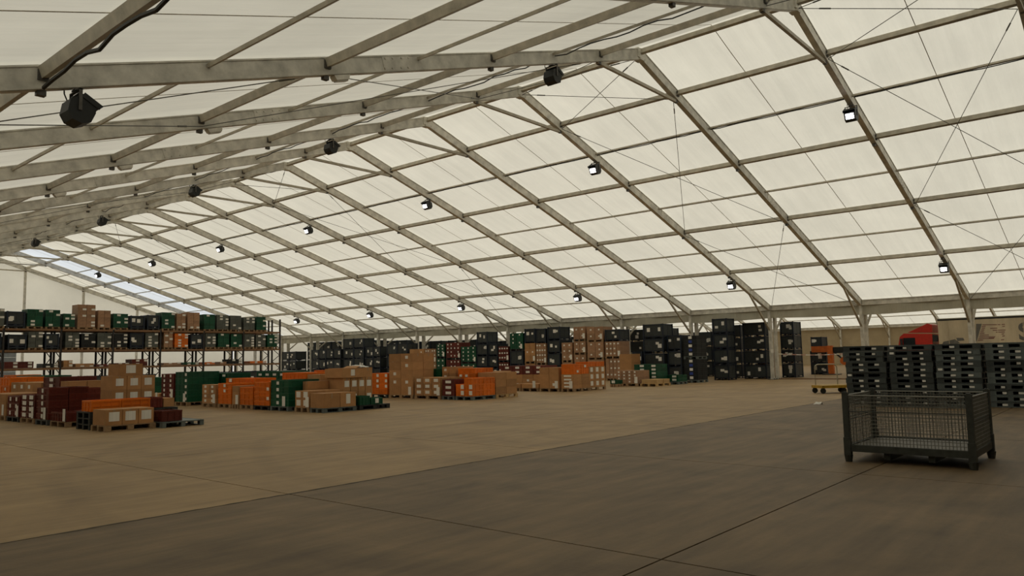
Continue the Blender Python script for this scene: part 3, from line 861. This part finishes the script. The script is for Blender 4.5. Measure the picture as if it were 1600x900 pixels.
units('green', 1.32, 1.92, 15.6, 16.2, 1.13, 1.40, 1, 1, 1, 'lying alone on top of the cartons', lab=0) if False else None
S('green', 1.3, 668, 689, 1.0, 576, 'in the small stack among the cartons', 5, 1, 1, 'wood', lab=0)
S('orange', 1.3, 715, 762, 1.1, 575, 'in the wide stack behind the front orange crates', 5, 3, 2, 'wood', lab=.3)
S('carton', 3.0, 742, 773, 1.1, 580, 'piled beyond the wide orange stack', 4, 2, 2, 'wood', lab=.7, ls=(.2, .1))
S('carton', 2.6, 655, 686, 1.0, 579, 'piled beyond the small green stack', 4, 2, 2, 'wood', lab=.7, ls=(.2, .1))

# ================================================================ ROW D (x = 6.5)
XD = 6.5
fy = S('carton', XD, 876, 897, 1.2, 585, 'in the flat front block with label bands', 4, 1, 2, 'wood', parts=True, lab=1, ls=(.4, .07), sheet=True)
pallet('wood', 7.8, 12.75, 1.35, .9, 0, 'wooden pallet under the block of nine labelled cartons', None, True)
units('carton', 7.8, 9.15, 12.76, 13.6, .147, 1.08, 3, 1, 3, 'in the block showing nine white labels', face='y', lab=1, ls=(.2, .2))
units('orange', 7.8, 9.15, 12.8, 13.5, 1.08, 1.30, 2, 1, 1, 'on top of the nine labelled cartons', face='y', lab=0)
units('orange', 6.53, 7.68, fy[0] + .02, fy[1] - .02, fy[2] + .001, fy[2] + .45, 2, 1, 2, 'on top of the flat front cartons', face='y', lab=.5)
S('carton', XD, 842, 873, 1.2, 574, 'in the tall smooth pile beside the flat front block', 3, 2, 2, 'wood', parts=True, lab=.3, ls=(.16, .12), sheet=True, tape=True)
S('carton', XD, 814, 841, 1.1, 600, 'lying flat with a white sheet', 1, 1, 1, 'wood', sheet=True, lab=0)
S('carton', XD, 800, 813, 1.1, 600, 'lying low next to the flat carton with the sheet', 1, 1, 1, 'wood', lab=.5)
S('orange', 7.8, 868, 880, .9, 575, 'in the narrow stack behind the flat carton', 4, 1, 1, 'wood', lab=.8, ls=(.2, .1))
q_ = S('carton', 7.75, 784, 850, 1.1, 585, 'under the labelled red crates behind the flat carton', 3, 4, 2, 'wood', lab=.6)
S('red', 7.75, 784, 850, 1.1, 571, 'on the cartons behind the flat carton', 2, 4, 2, None, z0=q_[2] + .002, lab=1, ls=(.24, .1))
S('carton', 7.8, 852, 867, 1.0, 577, 'piled beside the labelled red stack', 4, 1, 2, 'wood', lab=.8)

# ================================================================ ROW E (x = 12.2)
XE = 12.2
S('green', XE - .9, 952, 963, .6, 594, 'standing alone at the corner of the nine labelled cartons', 1, 1, 1, 'wood', lab=1, ls=(.2, .14))
S('carton2', XE, 962, 996, 1.2, 579, 'in the wrapped block beside the pale crates', 4, 4, 2, 'wood', lab=.8, ls=(.09, .08), sheet=True)
pl_ = ground(993, 604)
pallet('fresh', 12.2, 11.8, 1.35, .95, 0, 'pale wooden pallet under two flat wooden boxes', None, True)
for q in (0, 1):
    r = thing('wooden_box', 'flat pale wooden box lying on the new pallet', 'box', (12.23 + .66 * q, 11.83, .147), 0, 'flat wooden boxes')
    for k in range(2): build(lambda b: box(b, 0, .62, 0, .85, .002 + .1 * k, .095 + .1 * k), 'plank_side', 'wood2', r)
    build(lambda b: [box(b, .02 + e, .07 + e, -.012, 0, .0, .2) for e in (0, .53)], 'corner_batten', 'wood2', r)
S('green', 13.6, 990, 1027, 1.1, 569, 'in the labelled stack behind the wrapped block', 5, 2, 2, 'grey', lab=1, ls=(.24, .10), u=.3)
S('green', 14.6, 1036, 1058, 1.1, 586, 'in the low stack on the grey pallet', 2, 1, 2, 'grey', lab=1, ls=(.24, .10), u=.3)
S('carton', 15.6, 968, 987, 1.0, 553, 'in the tall plain box pile behind the green stacks', 3, 1, 1, 'wood', lab=.7, ls=(.2, .2))

# ================================================================ ROW F/G: stacks along the valley legs
y0, y1, t1 = S('blackc', 17.0, 1069, 1091, 1.15, 561, 'in the lower half of the black twin tower', 5, 1, 2, 'grey', lab=1, ls=(.2, .14), lmat='wb')
S('blackc', 17.0, 1069, 1091, 1.15, 524, 'in the upper half of the black twin tower', 5, 1, 2, 'grey', z0=t1 + .002, lab=1, ls=(.2, .14), lmat='wb')
CT(20.8, 1115, 1139, 1.05, 497, 'stacked four high next to the black twin tower')
CT(22.98, 1162, 1198, 1.1, 503, 'stacked just behind the first free leg')
CT(17.3, 1043, 1066, 1.1, 523, 'in the stack hiding behind the black twin tower')
CT(17.0, 1006, 1041, 1.15, 505, 'in the tall stack above the green labelled crates')
CT(17.0, 988, 1004, 1.15, 549, 'in the two-high stack behind the plain box pile')
S('carton', 24.4, 1184, 1202, 1.1, 547, 'in the brown column behind the first free leg', 6, 1, 1, 'wood', lab=.3, ls=(.3, .3))
CT(25.3, 1221, 1243, 1.3, 502, 'stacked four high beyond the sign on the leg', nlab=3)
CT(31.4, 1266, 1292, 1.2, 548, 'beneath the orange machine arm', nlab=2)
CT(33.2, 1268, 1286, 1.2, 526, 'standing alone highest beside the orange machine')
XW = 19.5
OR = ('first', 'second', 'third', 'fourth', 'fifth', 'sixth', 'seventh', 'eighth', 'ninth', 'tenth', 'eleventh', 'twelfth', 'thirteenth', 'fourteenth', 'fifteenth', 'sixteenth', 'seventeenth', 'eighteenth', 'nineteenth', 'twentieth', 'twenty-first')
WALL = [
    (946, 970, [('carton2', 560, 3, 4), ('carton2', 533, 3, 4), ('C', 514)]),
    (918, 944, [('carton2', 562, 3, 2), ('carton2', 534, 3, 2), ('carton2', 510, 2, 2)]),
    (897, 916, [('carton2', 554, 3, 2), ('carton2', 533, 2, 2), ('carton2', 510, 2, 2)]),
    (878, 895, [('carton2', 566, 2, 2), ('carton2', 535, 3, 2)]),
    (856, 876, [('C', 510)]),
    (838, 854, [('carton2', 570, 2, 4), ('carton2', 536, 4, 4), ('C', 513)]),
    (820, 837, [('carton', 568, 2, 2), ('carton', 536, 3, 2), ('C', 513)]),
    (797, 818, [('C', 548), ('green', 520, 4, 2)]),
    (779, 795, [('red', 566, 3, 4), ('red', 541, 3, 4)]),
    (763, 778, [('C', 537)]),
    (745, 762, [('C', 518)]),
    (720, 744, [('green', 568, 3, 3), ('green', 541, 4, 3)]),
    (697, 719, [('red', 562, 4, 4), ('red', 535, 4, 4)]),
    (682, 695, [('green', 560, 4, 2), ('green', 538, 4, 2)]),
    (664, 681, [('carton2', 568, 3, 5), ('carton2', 545, 3, 5)]),
    (640, 662, [('carton', 545, 4, 3)]),
    (604, 636, [('C', 536)]),
    (571, 594, [('C', 541)]),
    (536, 568, [('C', 528)]),
    (486, 532, [('C', 545)]),
    (440, 462, [('C', 549)]),
]
for n, (a, b, lay) in enumerate(WALL):
    z = 0.0
    for m, L_ in enumerate(lay):
        pos = '' if len(lay) == 1 else (', base' if m == 0 else (', top' if m == len(lay) - 1 else ', middle'))
        wh = 'in the %s back-row stack from the tower%s' % (OR[n], pos)
        if L_[0] == 'C':
            _, _, z = CT(XW, a, b, 1.15, L_[1], wh, z0=z)
        else:
            _, _, z = S(L_[0], XW, a, b, 1.15, L_[1], wh, L_[2], L_[3], 1, 'wood' if 'carton' in L_[0] else 'black', z0=z, lab=.9 if L_[0] in ('carton2', 'red', 'green') else .5, ls=(.12, .10), sheet=True, seed=n)
            z += .002
CT(24.6, 1128, 1160, 1.15, 507, 'between the four-high stack and the leg')
CT(27.5, 1118, 1140, 1.15, 515, 'deep behind the four-high stack')
CT(27.5, 1085, 1114, 1.15, 518, 'deep behind the black tower')
for n, (a, b, top) in enumerate([(640, 690, 532), (590, 636, 531), (535, 585, 531), (480, 530, 533)]):
    CT(24.6, a, b, 1.15, top, 'in the %s stack beyond the far wooden goods' % OR[n])
# containers added in the neighbouring tent to darken the view between the legs
for n, (a, b, top) in enumerate([(700, 745, 530), (750, 800, 532), (815, 862, 527), (866, 905, 525), (915, 958, 516), (975, 1010, 514), (1014, 1050, 512), (1056, 1066, 540)]):
    CT(24.6, a, b, 1.15, top, 'in the %s added stack inside the neighbouring tent' % OR[7 - n])

# ================================================================ PALLET RACK (runs across the tent, y = 40)
YR = 40.0
LV = (1.55, 2.55, 3.72)
UX = [9.26 - 2.8 * k for k in range(8)]
def rack(y, lab, back):
    r = thing('pallet_rack', lab, 'rack', (0, y, 0))
    for k, x in enumerate(UX):
        f = put('upright_frame', None, r, (x, 0, 0)) if False else build(lambda b: (box(b, -.05, .05, 0, .08, 0, 4.6 if k == 0 else 3.715), box(b, -.05, .05, 1.0, 1.08, 0, 4.6 if k == 0 else 3.715)), 'upright_frame', 'racku', r, (x, 0, 0))
        def br(b):
            z = .3
            while z + .9 < 3.70:
                bar(b, (0, .08, z), (0, 1.0, z + .45), .035, .035); bar(b, (0, 1.0, z + .45), (0, .08, z + .9), .035, .035); z += .9
        build(br, 'lattice_brace', 'racku', f)
        build(lambda b: (box(b, -.09, .09, -.04, .12, 0, .012), box(b, -.09, .09, .96, 1.12, 0, .012)), 'foot_plate', 'racku', f)
    for k in range(len(UX) - 1):
        for z in LV:
            for yy in (-.03, 1.06):
                build(lambda b: (box(b, UX[k + 1] + .055, UX[k] - .055, yy, yy + .05, z - .12, z)), 'beam', 'rackb', r)
rack(YR, 'long rack with brown beams facing the open floor, full of loads', False)
rack(YR + 1.45, 'empty rack standing back to back behind the loaded rack', True)
def RK(px0, px1, kind, top, z, lv, n, nz=None, nx=2, lab=.7, base=True):
    x0, x1 = col_x(YR, px0, z + .4), col_x(YR, px1, z + .4)
    zt = height_at((x0 + x1) / 2, YR, top)
    for ux in UX:
        if z < 3 and x0 - .07 < ux < x1 + .07:
            if ux - x0 > x1 - ux: x1 = ux - .07
            else: x0 = ux + .07
    wh = 'in the %s load from the rack end, %s level' % (OR[n], lv)
    z = z + .002
    if base:
        pallet('wood' if kind != 'C' else 'black', x0 + .01, YR + .03, x1 - x0 - .02, .98, z, 'thin pallet under the ' + OR[n] + ' load from the rack end, ' + lv + ' level', None, False, .11)
        z += .112
    zt = max(zt, z + .15)
    if kind == 'C':
        rnd = random.Random(n)
        OCC.append((x0, x1, YR, YR + 1, z, zt)); container(x1 - x0 - .03, 1.0, zt - z, x0 + .015, YR + .02, z, 'dark ribbed folding container ' + wh, None, rnd, 'y', 2)
    else:
        nz_ = nz or max(1, round((zt - z) / .19))
        units(kind, x0 + .02, x1 - .02, YR + .04, YR + .96, z, zt, nx, 1, nz_, wh, face='y', lab=lab, ls=(.2, .11), u=.75, labrows=None, seed=n)
top_ = [(401, 416, 'green', 495), (381, 399, 'grey', 496), (360, 378, 'grey', 493), (339, 358, 'grey', 492), (319, 337, 'green', 491), (293, 313, 'carton2', 488), (276, 291, 'carton2', 490), (253, 274, 'green', 488),
        (230, 250, 'C', 492), (204, 227, 'C', 493), (177, 201, 'green', 490), (153, 174, 'carton2', 485), (121, 150, 'carton2', 476), (99, 118, 'green', 490), (71, 95, 'green', 484), (42, 68, 'green', 483), (10, 40, 'C', 486), (-14, 8, 'grey', 482)]
for n, (a, b, k, t_) in enumerate(top_): RK(a, b, k, t_, LV[2], 'top', n, lab=.35 if k != 'carton2' else .3)
mid_ = [(418, 434, 'green', 523), (400, 416, 'grey', 523), (382, 398, 'grey', 522), (361, 379, 'green', 522), (341, 359, 'green', 521), (321, 338, 'grey', 521), (298, 317, 'C', 522), (273, 295, 'orange', 521), (256, 271, 'carton2', 517), (227, 248, 'grey', 520),
        (203, 225, 'C', 520), (177, 200, 'blackc', 521), (152, 175, 'grey', 520), (127, 150, 'blackc', 521), (102, 125, 'grey', 519), (70, 96, 'C', 521), (44, 68, 'grey', 518), (12, 42, 'C', 522), (-14, 10, 'C', 520)]
for n, (a, b, k, t_) in enumerate(mid_): RK(a, b, k, t_, LV[1], 'middle', n, lab=.4)
low_ = [(391, 417, 'orange', 564), (358, 388, 'blackc', 561), (344, 355, 'carton2', 566), (320, 337, 'orange', 567), (286, 312, 'green', 566), (256, 284, 'carton2', 570), (206, 232, 'red', 561), (180, 203, 'red', 567), (150, 176, 'red', 569), (118, 148, 'carton', 568), (99, 115, 'carton', 563), (66, 95, 'blackc', 568), (4, 54, 'red', 565)]
for n, (a, b, k, t_) in enumerate(low_): RK(a, b, k, t_, LV[0], 'lowest', n, nz=2, lab=.6, base=False)
for n, k in enumerate((0, 1, 3, 4, 5, 6)):
    x = UX[k + 1] + .2
    for q in range(2):
        container(1.15, 1.0, 1.05, x + 1.22 * q, YR + .05, 0, 'dark folding container on the floor under the rack, %s from the rack end' % OR[n * 2 + q], 'containers under the rack', random.Random(n * 2 + q), 'y', 2)

# loads on the rack behind, seen only through gaps
for k in range(7):
    for lv, z in (('middle', LV[1]), ('top', LV[2])):
        for q in range(2):
            if lv == 'top' and q == 0: continue
            container(1.2, .98, .78, UX[k + 1] + .12 + 1.28 * q, YR + 1.47, z + .002, 'dark folding container on the rear rack, %s level, %s bay from the end' % (lv, OR[k]), 'containers on the rear rack', random.Random(k), 'y', 1)
# loose film and flattened board on the stacks
def crumple(seed, w, d, hh):
    def f(bm):
        rnd = random.Random(seed); nx, ny = 10, 6
        g = [[bm.verts.new((w * i / nx, d * j / ny, hh * rnd.random() * (1 if 0 < i < nx and 0 < j < ny else .25))) for j in range(ny + 1)] for i in range(nx + 1)]
        for i in range(nx):
            for j in range(ny): bm.faces.new((g[i][j], g[i + 1][j], g[i + 1][j + 1], g[i][j + 1]))
    return f
tag(build(crumple(1, .34, .7, .09), 'packing_film', 'film', None, (-4.58, 13.4, 1.345)), 'crumpled clear packing film on top of the big carton tower', 'film')
tag(build(crumple(2, .8, .7, .12), 'packing_film', 'film', None, (13.85, 12.6, 1.26)), 'crumpled packing film on the green labelled stack', 'film') if False else None
tag(build(lambda b: (box(b, 0, .60, 0, .7, 0, .012), bar(b, (.60, .35, .006), (.78, .35, .07), .7, .01)), 'flattened_board', 'carton', None, (-5.46, 13.35, 1.323)), 'flattened cardboard sheet lying on the long top carton', 'cardboard')

# ================================================================ STACKED PALLETS on the right
def heavy_pallet(mat, dx, dy, h):
    dx, dy = round(dx, 2), round(dy, 2)
    def f(b):
        box(b, 0, dx, 0, dy, h - .042, h - .006)
        e = .035
        for (x0, x1, y0, y1) in ((0, dx, 0, e), (0, dx, dy - e, dy), (0, e, e, dy - e), (dx - e, dx, e, dy - e), (dx / 2 - .04, dx / 2 + .04, e, dy - e)): box(b, x0, x1, y0, y1, h - .006, h)
        for x0, x1 in ((0, .14), (dx - .14, dx)):
            for y0, y1 in ((0, .18), (dy / 2 - .06, dy / 2 + .06), (dy - .18, dy)): box(b, x0, x1, y0, y1, .028, h - .042)
        box(b, dx / 2 - .05, dx / 2 + .05, 0, dy, .028, h - .042)
        for x0 in (0, dx / 2 - .06, dx - .12): box(b, x0, x0 + .12, 0, dy, .001, .028)
    return cached(('hp', mat, dx, dy, h), f, 'pallet', mat)
XP = 2.6
cols = [(1321, 1386), (1389, 1459), (1462, 1536), (1540, 1612)]
for c, (a, b) in enumerate(cols):
    y0, y1 = col_y(XP, b, .8), col_y(XP, a, .8)
    rnd = random.Random(c + 3)
    for k in range(11):
        dy = round(y1 - y0 - .04, 2)
        o = put('pallet', heavy_pallet('pdark' if c < 2 or rnd.random() < .45 else 'pgrey', 1.0, dy, .151), None, (XP + rnd.uniform(-.025, .03), y0 + rnd.uniform(.0, .03) + (.06 if c == 0 and k > 7 else 0), .153 * k))
        tag(o, 'dark plastic pallet, %s up, in the %s' % (OR[k], ('pallet stack next to the yellow trolley', 'second pallet stack from the yellow trolley', 'third pallet stack from the yellow trolley', 'fourth pallet stack from the yellow trolley')[c]), 'pallet', 'empty pallets, %s stack' % OR[c])
        for yy in (.18 + .065, dy / 2 + .06 + .065):
            if rnd.random() < .72: put('sticker', label_mesh('x', rnd.choice((.09, .12)), .055, 'sheet'), o, (.012, yy, .068))
        if rnd.random() < .15: put('sticker', label_mesh('x', .11, .06, 'sheet'), o, (-.001, dy - .09, .075))

# ================================================================ WIRE CAGE
def cage():
    x0, x1, y0, y1, H = -9.46, -8.04, -5.18, -3.56, .965
    r = thing('mesh_cage', 'grey steel mesh cage pallet standing empty on the floor', 'cage', (x0, y0, 0))
    a, b = x1 - x0, y1 - y0
    for px in (0, 1):
        for py in (0, 1):
            X, Y = px * (a - .09), py * (b - .09)
            p = build(lambda bm: (box(bm, X + .008, X + .082, Y + .008, Y + .082, .10, H), box(bm, X, X + .09, Y, Y + .09, .10, .34)), 'post', 'cagem', r)
            build(lambda bm: cyl(bm, (X + .045, Y + .045, .05), (0, 0, 1), .045, .10, 8, .062), 'foot', 'cagem', p)
            build(lambda bm: box(bm, X + .02, X + .07, Y + .02, Y + .07, H, H + .012), 'post_cap', 'cagem', p)
    build(lambda bm: (bar(bm, (.09, .045, .19), (a - .09, .045, .19), .06, .09), bar(bm, (.09, b - .045, .19), (a - .09, b - .045, .19), .06, .09),
                      bar(bm, (.045, .09, .19), (.045, b - .09, .19), .06, .09), bar(bm, (a - .045, .09, .19), (a - .045, b - .09, .19), .06, .09)), 'base_frame', 'cagem', r)
    build(lambda bm: box(bm, .075, a - .075, .075, b - .075, .205, .222), 'floor_sheet', 'cagefl', r)
    build(lambda bm: [box(bm, .1, a - .1, yy - .04, yy + .04, .05, .145) for yy in (b * .33, b * .67)], 'fork_runner', 'cagem', r)
    wr = .0042
    def panel(name, p, q, z0, z1, n, gate=False):
        p, q = Vector(p), Vector(q)
        def wires(bm):
            for k in range(1, n):
                P = p.lerp(q, k / n); tube(bm, (P + Vector((0, 0, z0)), P + Vector((0, 0, z1))), wr, 4)
            z = z0 + .05
            while z < z1 - .02:
                tube(bm, (p + Vector((0, 0, z)), q + Vector((0, 0, z))), wr, 4); z += .05
        s = build(wires, 'wire_mesh', 'cagew', r); s['kind'] = 'stuff'
        zs = [z0, z1] + ([z0 + (z1 - z0) * .5, z0 + (z1 - z0) * .5 + .035] if gate else [z0 + (z1 - z0) * .68])
        for z in zs:
            build(lambda bm: tube(bm, (p + Vector((0, 0, z)), q + Vector((0, 0, z))), .008 if z != z1 else .010, 6), 'rail', 'cagew' if z in (z1,) else 'cagem', s)
    panel('f', (.03, .09, 0), (.03, b - .09, 0), .235, H - .04, 34)
    panel('b', (a - .03, .09, 0), (a - .03, b - .09, 0), .235, H - .04, 34)
    panel('l', (.09, b - .03, 0), (a - .09, b - .03, 0), .235, H - .04, 28, True)
    panel('r', (.09, .03, 0), (a - .09, .03, 0), .235, H - .04, 28, True)
cage()

# ================================================================ TROLLEY
def trolley():
    r = thing('platform_trolley', 'yellow platform trolley with a grey tube handle beside the stacked pallets', 'trolley', (8.55, 2.35, 0), -.72)
    a, b = 1.2, .75
    build(lambda bm: (box(bm, -a / 2, a / 2, -b / 2, b / 2, .27, .30), box(bm, -a / 2, a / 2, -b / 2, -b / 2 + .04, .20, .27), box(bm, -a / 2, a / 2, b / 2 - .04, b / 2, .20, .27),
                      box(bm, -a / 2, -a / 2 + .04, -b / 2, b / 2, .20, .27), box(bm, a / 2 - .04, a / 2, -b / 2, b / 2, .20, .27)), 'platform', 'yellow', r)
    def hoop(bm):
        pts = [(-.47, .30, .25)]
        pts += [(-.47, .30, .95), (-.44, .30, 1.02), (-.36, .30, 1.06), (.30, .30, 1.06), (.38, .30, 1.02), (.42, .30, .95), (.42, .30, .25)]
        tube(bm, pts, .022, 8)
    h = build(hoop, 'handle', 'tube', r)
    build(lambda bm: box(bm, -.50, -.40, .26, .272, .86, 1.0), 'card_holder', 'tube', h)
    build(lambda bm: tube(bm, [(.56, -.3, .25), (.56, -.3, .88)], .022, 8), 'side_post', 'tube', r)
    for (x, y) in ((-.52, -.28), (.30, -.28), (-.52, .28), (.52, .28)):
        w_ = build(lambda bm: cyl(bm, (x, y, .10), (.5, 1, 0), .10, .045, 14), 'wheel', 'rubber', r)
        build(lambda bm: (bar(bm, (x - .03, y + .03, .10), (x - .03, y + .03, .20), .05, .006, (0, 1, 0)), box(bm, x - .06, x + .06, y - .05, y + .05, .185, .20)), 'caster_fork', 'steel', w_)
trolley()
# paper scrap
def scrap(bm):
    rnd = random.Random(4); g = []
    for i in range(7):
        g.append([bm.verts.new((i * .05 - .15, j * .05 - .1, .012 + .07 * rnd.random() * (1 if 0 < i < 6 else .4))) for j in range(5)])
    for i in range(6):
        for j in range(4): bm.faces.new((g[i][j], g[i + 1][j], g[i + 1][j + 1], g[i][j + 1]))
tag(build(scrap, 'paper_scrap', 'sheet', None, (2.3, .75, -.010)), 'crumpled scrap of white paper lying on the bare concrete', 'paper')
# sign on the first free leg and barrier tape
tag(build(lambda b: box(b, -.30, .10, -.012, 0, -.11, .11), 'leg_sign', 'sheet', None, (WD - .02, 9.915, 1.62)), 'small blank-looking white sign plate on the first free leg', 'sign')
r = thing('barrier_tape', 'thin red and white barrier tape strung between two tent legs', 'tape', (WD + GAPX, 9.9, 1.45))
for q in range(18):
    z = lambda v: -.10 * math.sin(math.pi * v)
    build(lambda b: bar(b, (0, -4.75 * q / 18, z(q / 18)), (0, -4.75 * (q + 1) / 18, z((q + 1) / 18)), .004, .05), 'tape_band', 'tapew' if q % 2 else 'sheet', r)

# ================================================================ NEIGHBOURING TENT: truck, trailer, orange machine
XT = 45.0
r = thing('semi_trailer', 'cream curtain-sided trailer with grey and maroon print parked in the neighbouring tent', 'trailer', (XT, 0, 0))
TZ = 3.86
build(lambda b: box(b, .02, 2.48, -7.6, 5.9, 1.15, TZ - .18), 'curtain_side', 'tarp', r)
build(lambda b: (box(b, 0, 2.5, -7.62, 5.92, TZ - .06, TZ), ), 'roof_rail', 'valance', r)
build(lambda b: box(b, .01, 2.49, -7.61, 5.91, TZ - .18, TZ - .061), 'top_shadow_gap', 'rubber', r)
build(lambda b: (box(b, 0, 2.5, -7.6, 5.9, 1.0, 1.149), box(b, .6, 1.9, -7.4, 5.6, .75, 1.0)), 'chassis', 'steel', r)
for yy in (-6.6, -5.3, -4.0):
    for xx in (.2, 2.3): build(lambda b: cyl(b, (xx, yy, .5), (1, 0, 0), .5, .35, 18), 'wheel', 'rubber', r)
for yy in (5.2, 3.6, 2.0, .4):
    build(lambda b: box(b, -.004, .019, yy - .02, yy + .02, 1.15, TZ - .19), 'curtain_strap', 'tarp', r)
# printed emblem: grey wedge, slanted striped field, big S
def onT(px, py):
    d = ray(px, py); P = CAM + d * ((XT - CAM.x) / d.x); return (P.y, P.z)
def quad(pts, name, mat, th=.006):
    P = [onT(*p) for p in pts]
    build(lambda b: prism(b, P, 'x', .019 - th, .019), name, mat, r)
quad([(1525, 506), (1534, 506), (1526, 533), (1525, 533)], 'printed_wedge', 'tarpd')
quad([(1494, 528), (1505, 528), (1507, 532), (1496, 533)], 'printed_dash', 'tarpd')
quad([(1474, 534), (1492, 530), (1500, 536), (1470, 542)], 'printed_wave', 'tarpd')
for q, (a, b) in enumerate([(1535, 1563), (1534, 1540), (1534, 1539), (1533, 1538), (1532, 1537), (1531, 1538), (1531, 1545), (1530, 1555), (1529, 1553), (1528, 1536)]):
    py = 507 + q * 2.7
    quad([(a, py), (b, py - .4), (b, py + .7), (a, py + 1.1)], 'printed_stripe', 'tarpr')
for q, (a, b) in enumerate([(1565, 1570), (1566, 1570), (1547, 1558), (1551, 1571), (1556, 1570), (1565, 1569), (1566, 1570), (1545, 1554), (1564, 1569)]):
    py = 506.5 + q * 3.0
    quad([(a, py), (b, py - .4), (b, py + .8), (a, py + 1.2)], 'printed_stripe', 'tarpr')
fc = bpy.data.curves.new('letter', 'FONT'); fc.body = 'S'; fc.size = 1.75; fc.extrude = .004; fc.offset = .045
fo = bpy.data.objects.new('letter_tmp', fc); COL.objects.link(fo)
dg = bpy.context.evaluated_depsgraph_get()
me = bpy.data.meshes.new_from_object(fo.evaluated_get(dg)); bpy.data.objects.remove(fo)
me.materials.clear(); me.materials.append(MT['tarpd'])
lo = put('printed_letter', me, r)
yl, zl = onT(1592, 531)
lo.rotation_euler = (math.pi / 2, 0, -math.pi / 2)
lo.location = (.012, yl, zl)
# truck cab
r = thing('truck_cab', 'red truck cab with roof deflector coupled to the cream trailer', 'truck', (XT, 6.2, 0))
yA, zA = 0.05, .9
def cabp(b): prism(b, [(.15, .85), (.15, 2.72), (2.15, 2.80), (2.45, 2.55), (2.62, 1.7), (2.62, .6), (.9, .6)], 'x', .05, 2.45)
build(cabp, 'cab_body', 'redp', r)
build(lambda b: prism(b, [(.15, 2.80), (.12, 3.42), (.45, 3.52), (1.9, 2.86)], 'x', .15, 2.35), 'roof_deflector', 'redp', r)
build(lambda b: (box(b, .02, .05, 1.35, 2.2, 1.75, 2.45), box(b, 2.45, 2.48, 1.35, 2.2, 1.75, 2.45)), 'side_window', 'glass', r)
build(lambda b: bar(b, (1.25, 2.64, 1.75), (1.25, 2.49, 2.5), 2.1, .02, (0, 1, 0)), 'windscreen', 'glass', r)
build(lambda b: box(b, -.15, .04, 2.25, 2.4, 1.9, 2.4), 'mirror', 'black', r)
build(lambda b: box(b, .0, .3, -.22, .1, 2.1, 2.6), 'air_intake', 'black', r)
for yy in (1.75, -1.2):
    for xx in (.2, 2.3): build(lambda b: cyl(b, (xx, yy, .48), (1, 0, 0), .48, .33, 18), 'wheel', 'rubber', r)
build(lambda b: box(b, .8, 1.7, -1.9, 1.5, .42, .70), 'chassis', 'steel', r)
# orange machine with a column and arm
r = thing('wrapping_machine', 'orange steel machine with column and horizontal arm over dark containers', 'machine', (31.0, 0, 0))
ya, yb_ = col_y(31, 1302, 1.2), col_y(31, 1294, 1.2)
yc = col_y(31, 1268, 2)
zt = height_at(31, ya, 540)
build(lambda b: box(b, -.12, .15, ya, yb_, .06, zt), 'column', 'orangem', r)
build(lambda b: box(b, -.10, .12, yb_, yc, zt - .42, zt - .02), 'arm', 'orangem', r)
build(lambda b: box(b, -.5, .25, ya - .4, yb_ + .3, 0, .06), 'base_plate', 'steel', r)
build(lambda b: cyl(b, (-.1, ya - .75, .9), (1, 0, 0), .27, .3, 16), 'film_reel', 'orangem', r)
build(lambda b: (box(b, 0, .3, ya - 1.1, ya, zt - .5, zt - .1), bar(b, (.1, ya, 1.5), (-.1, ya - .75, .9), .08, .08), bar(b, (-.1, ya - .75, .9), (-.1, ya - .9, 0), .08, .08)), 'carriage', 'black', r)

finish_units()
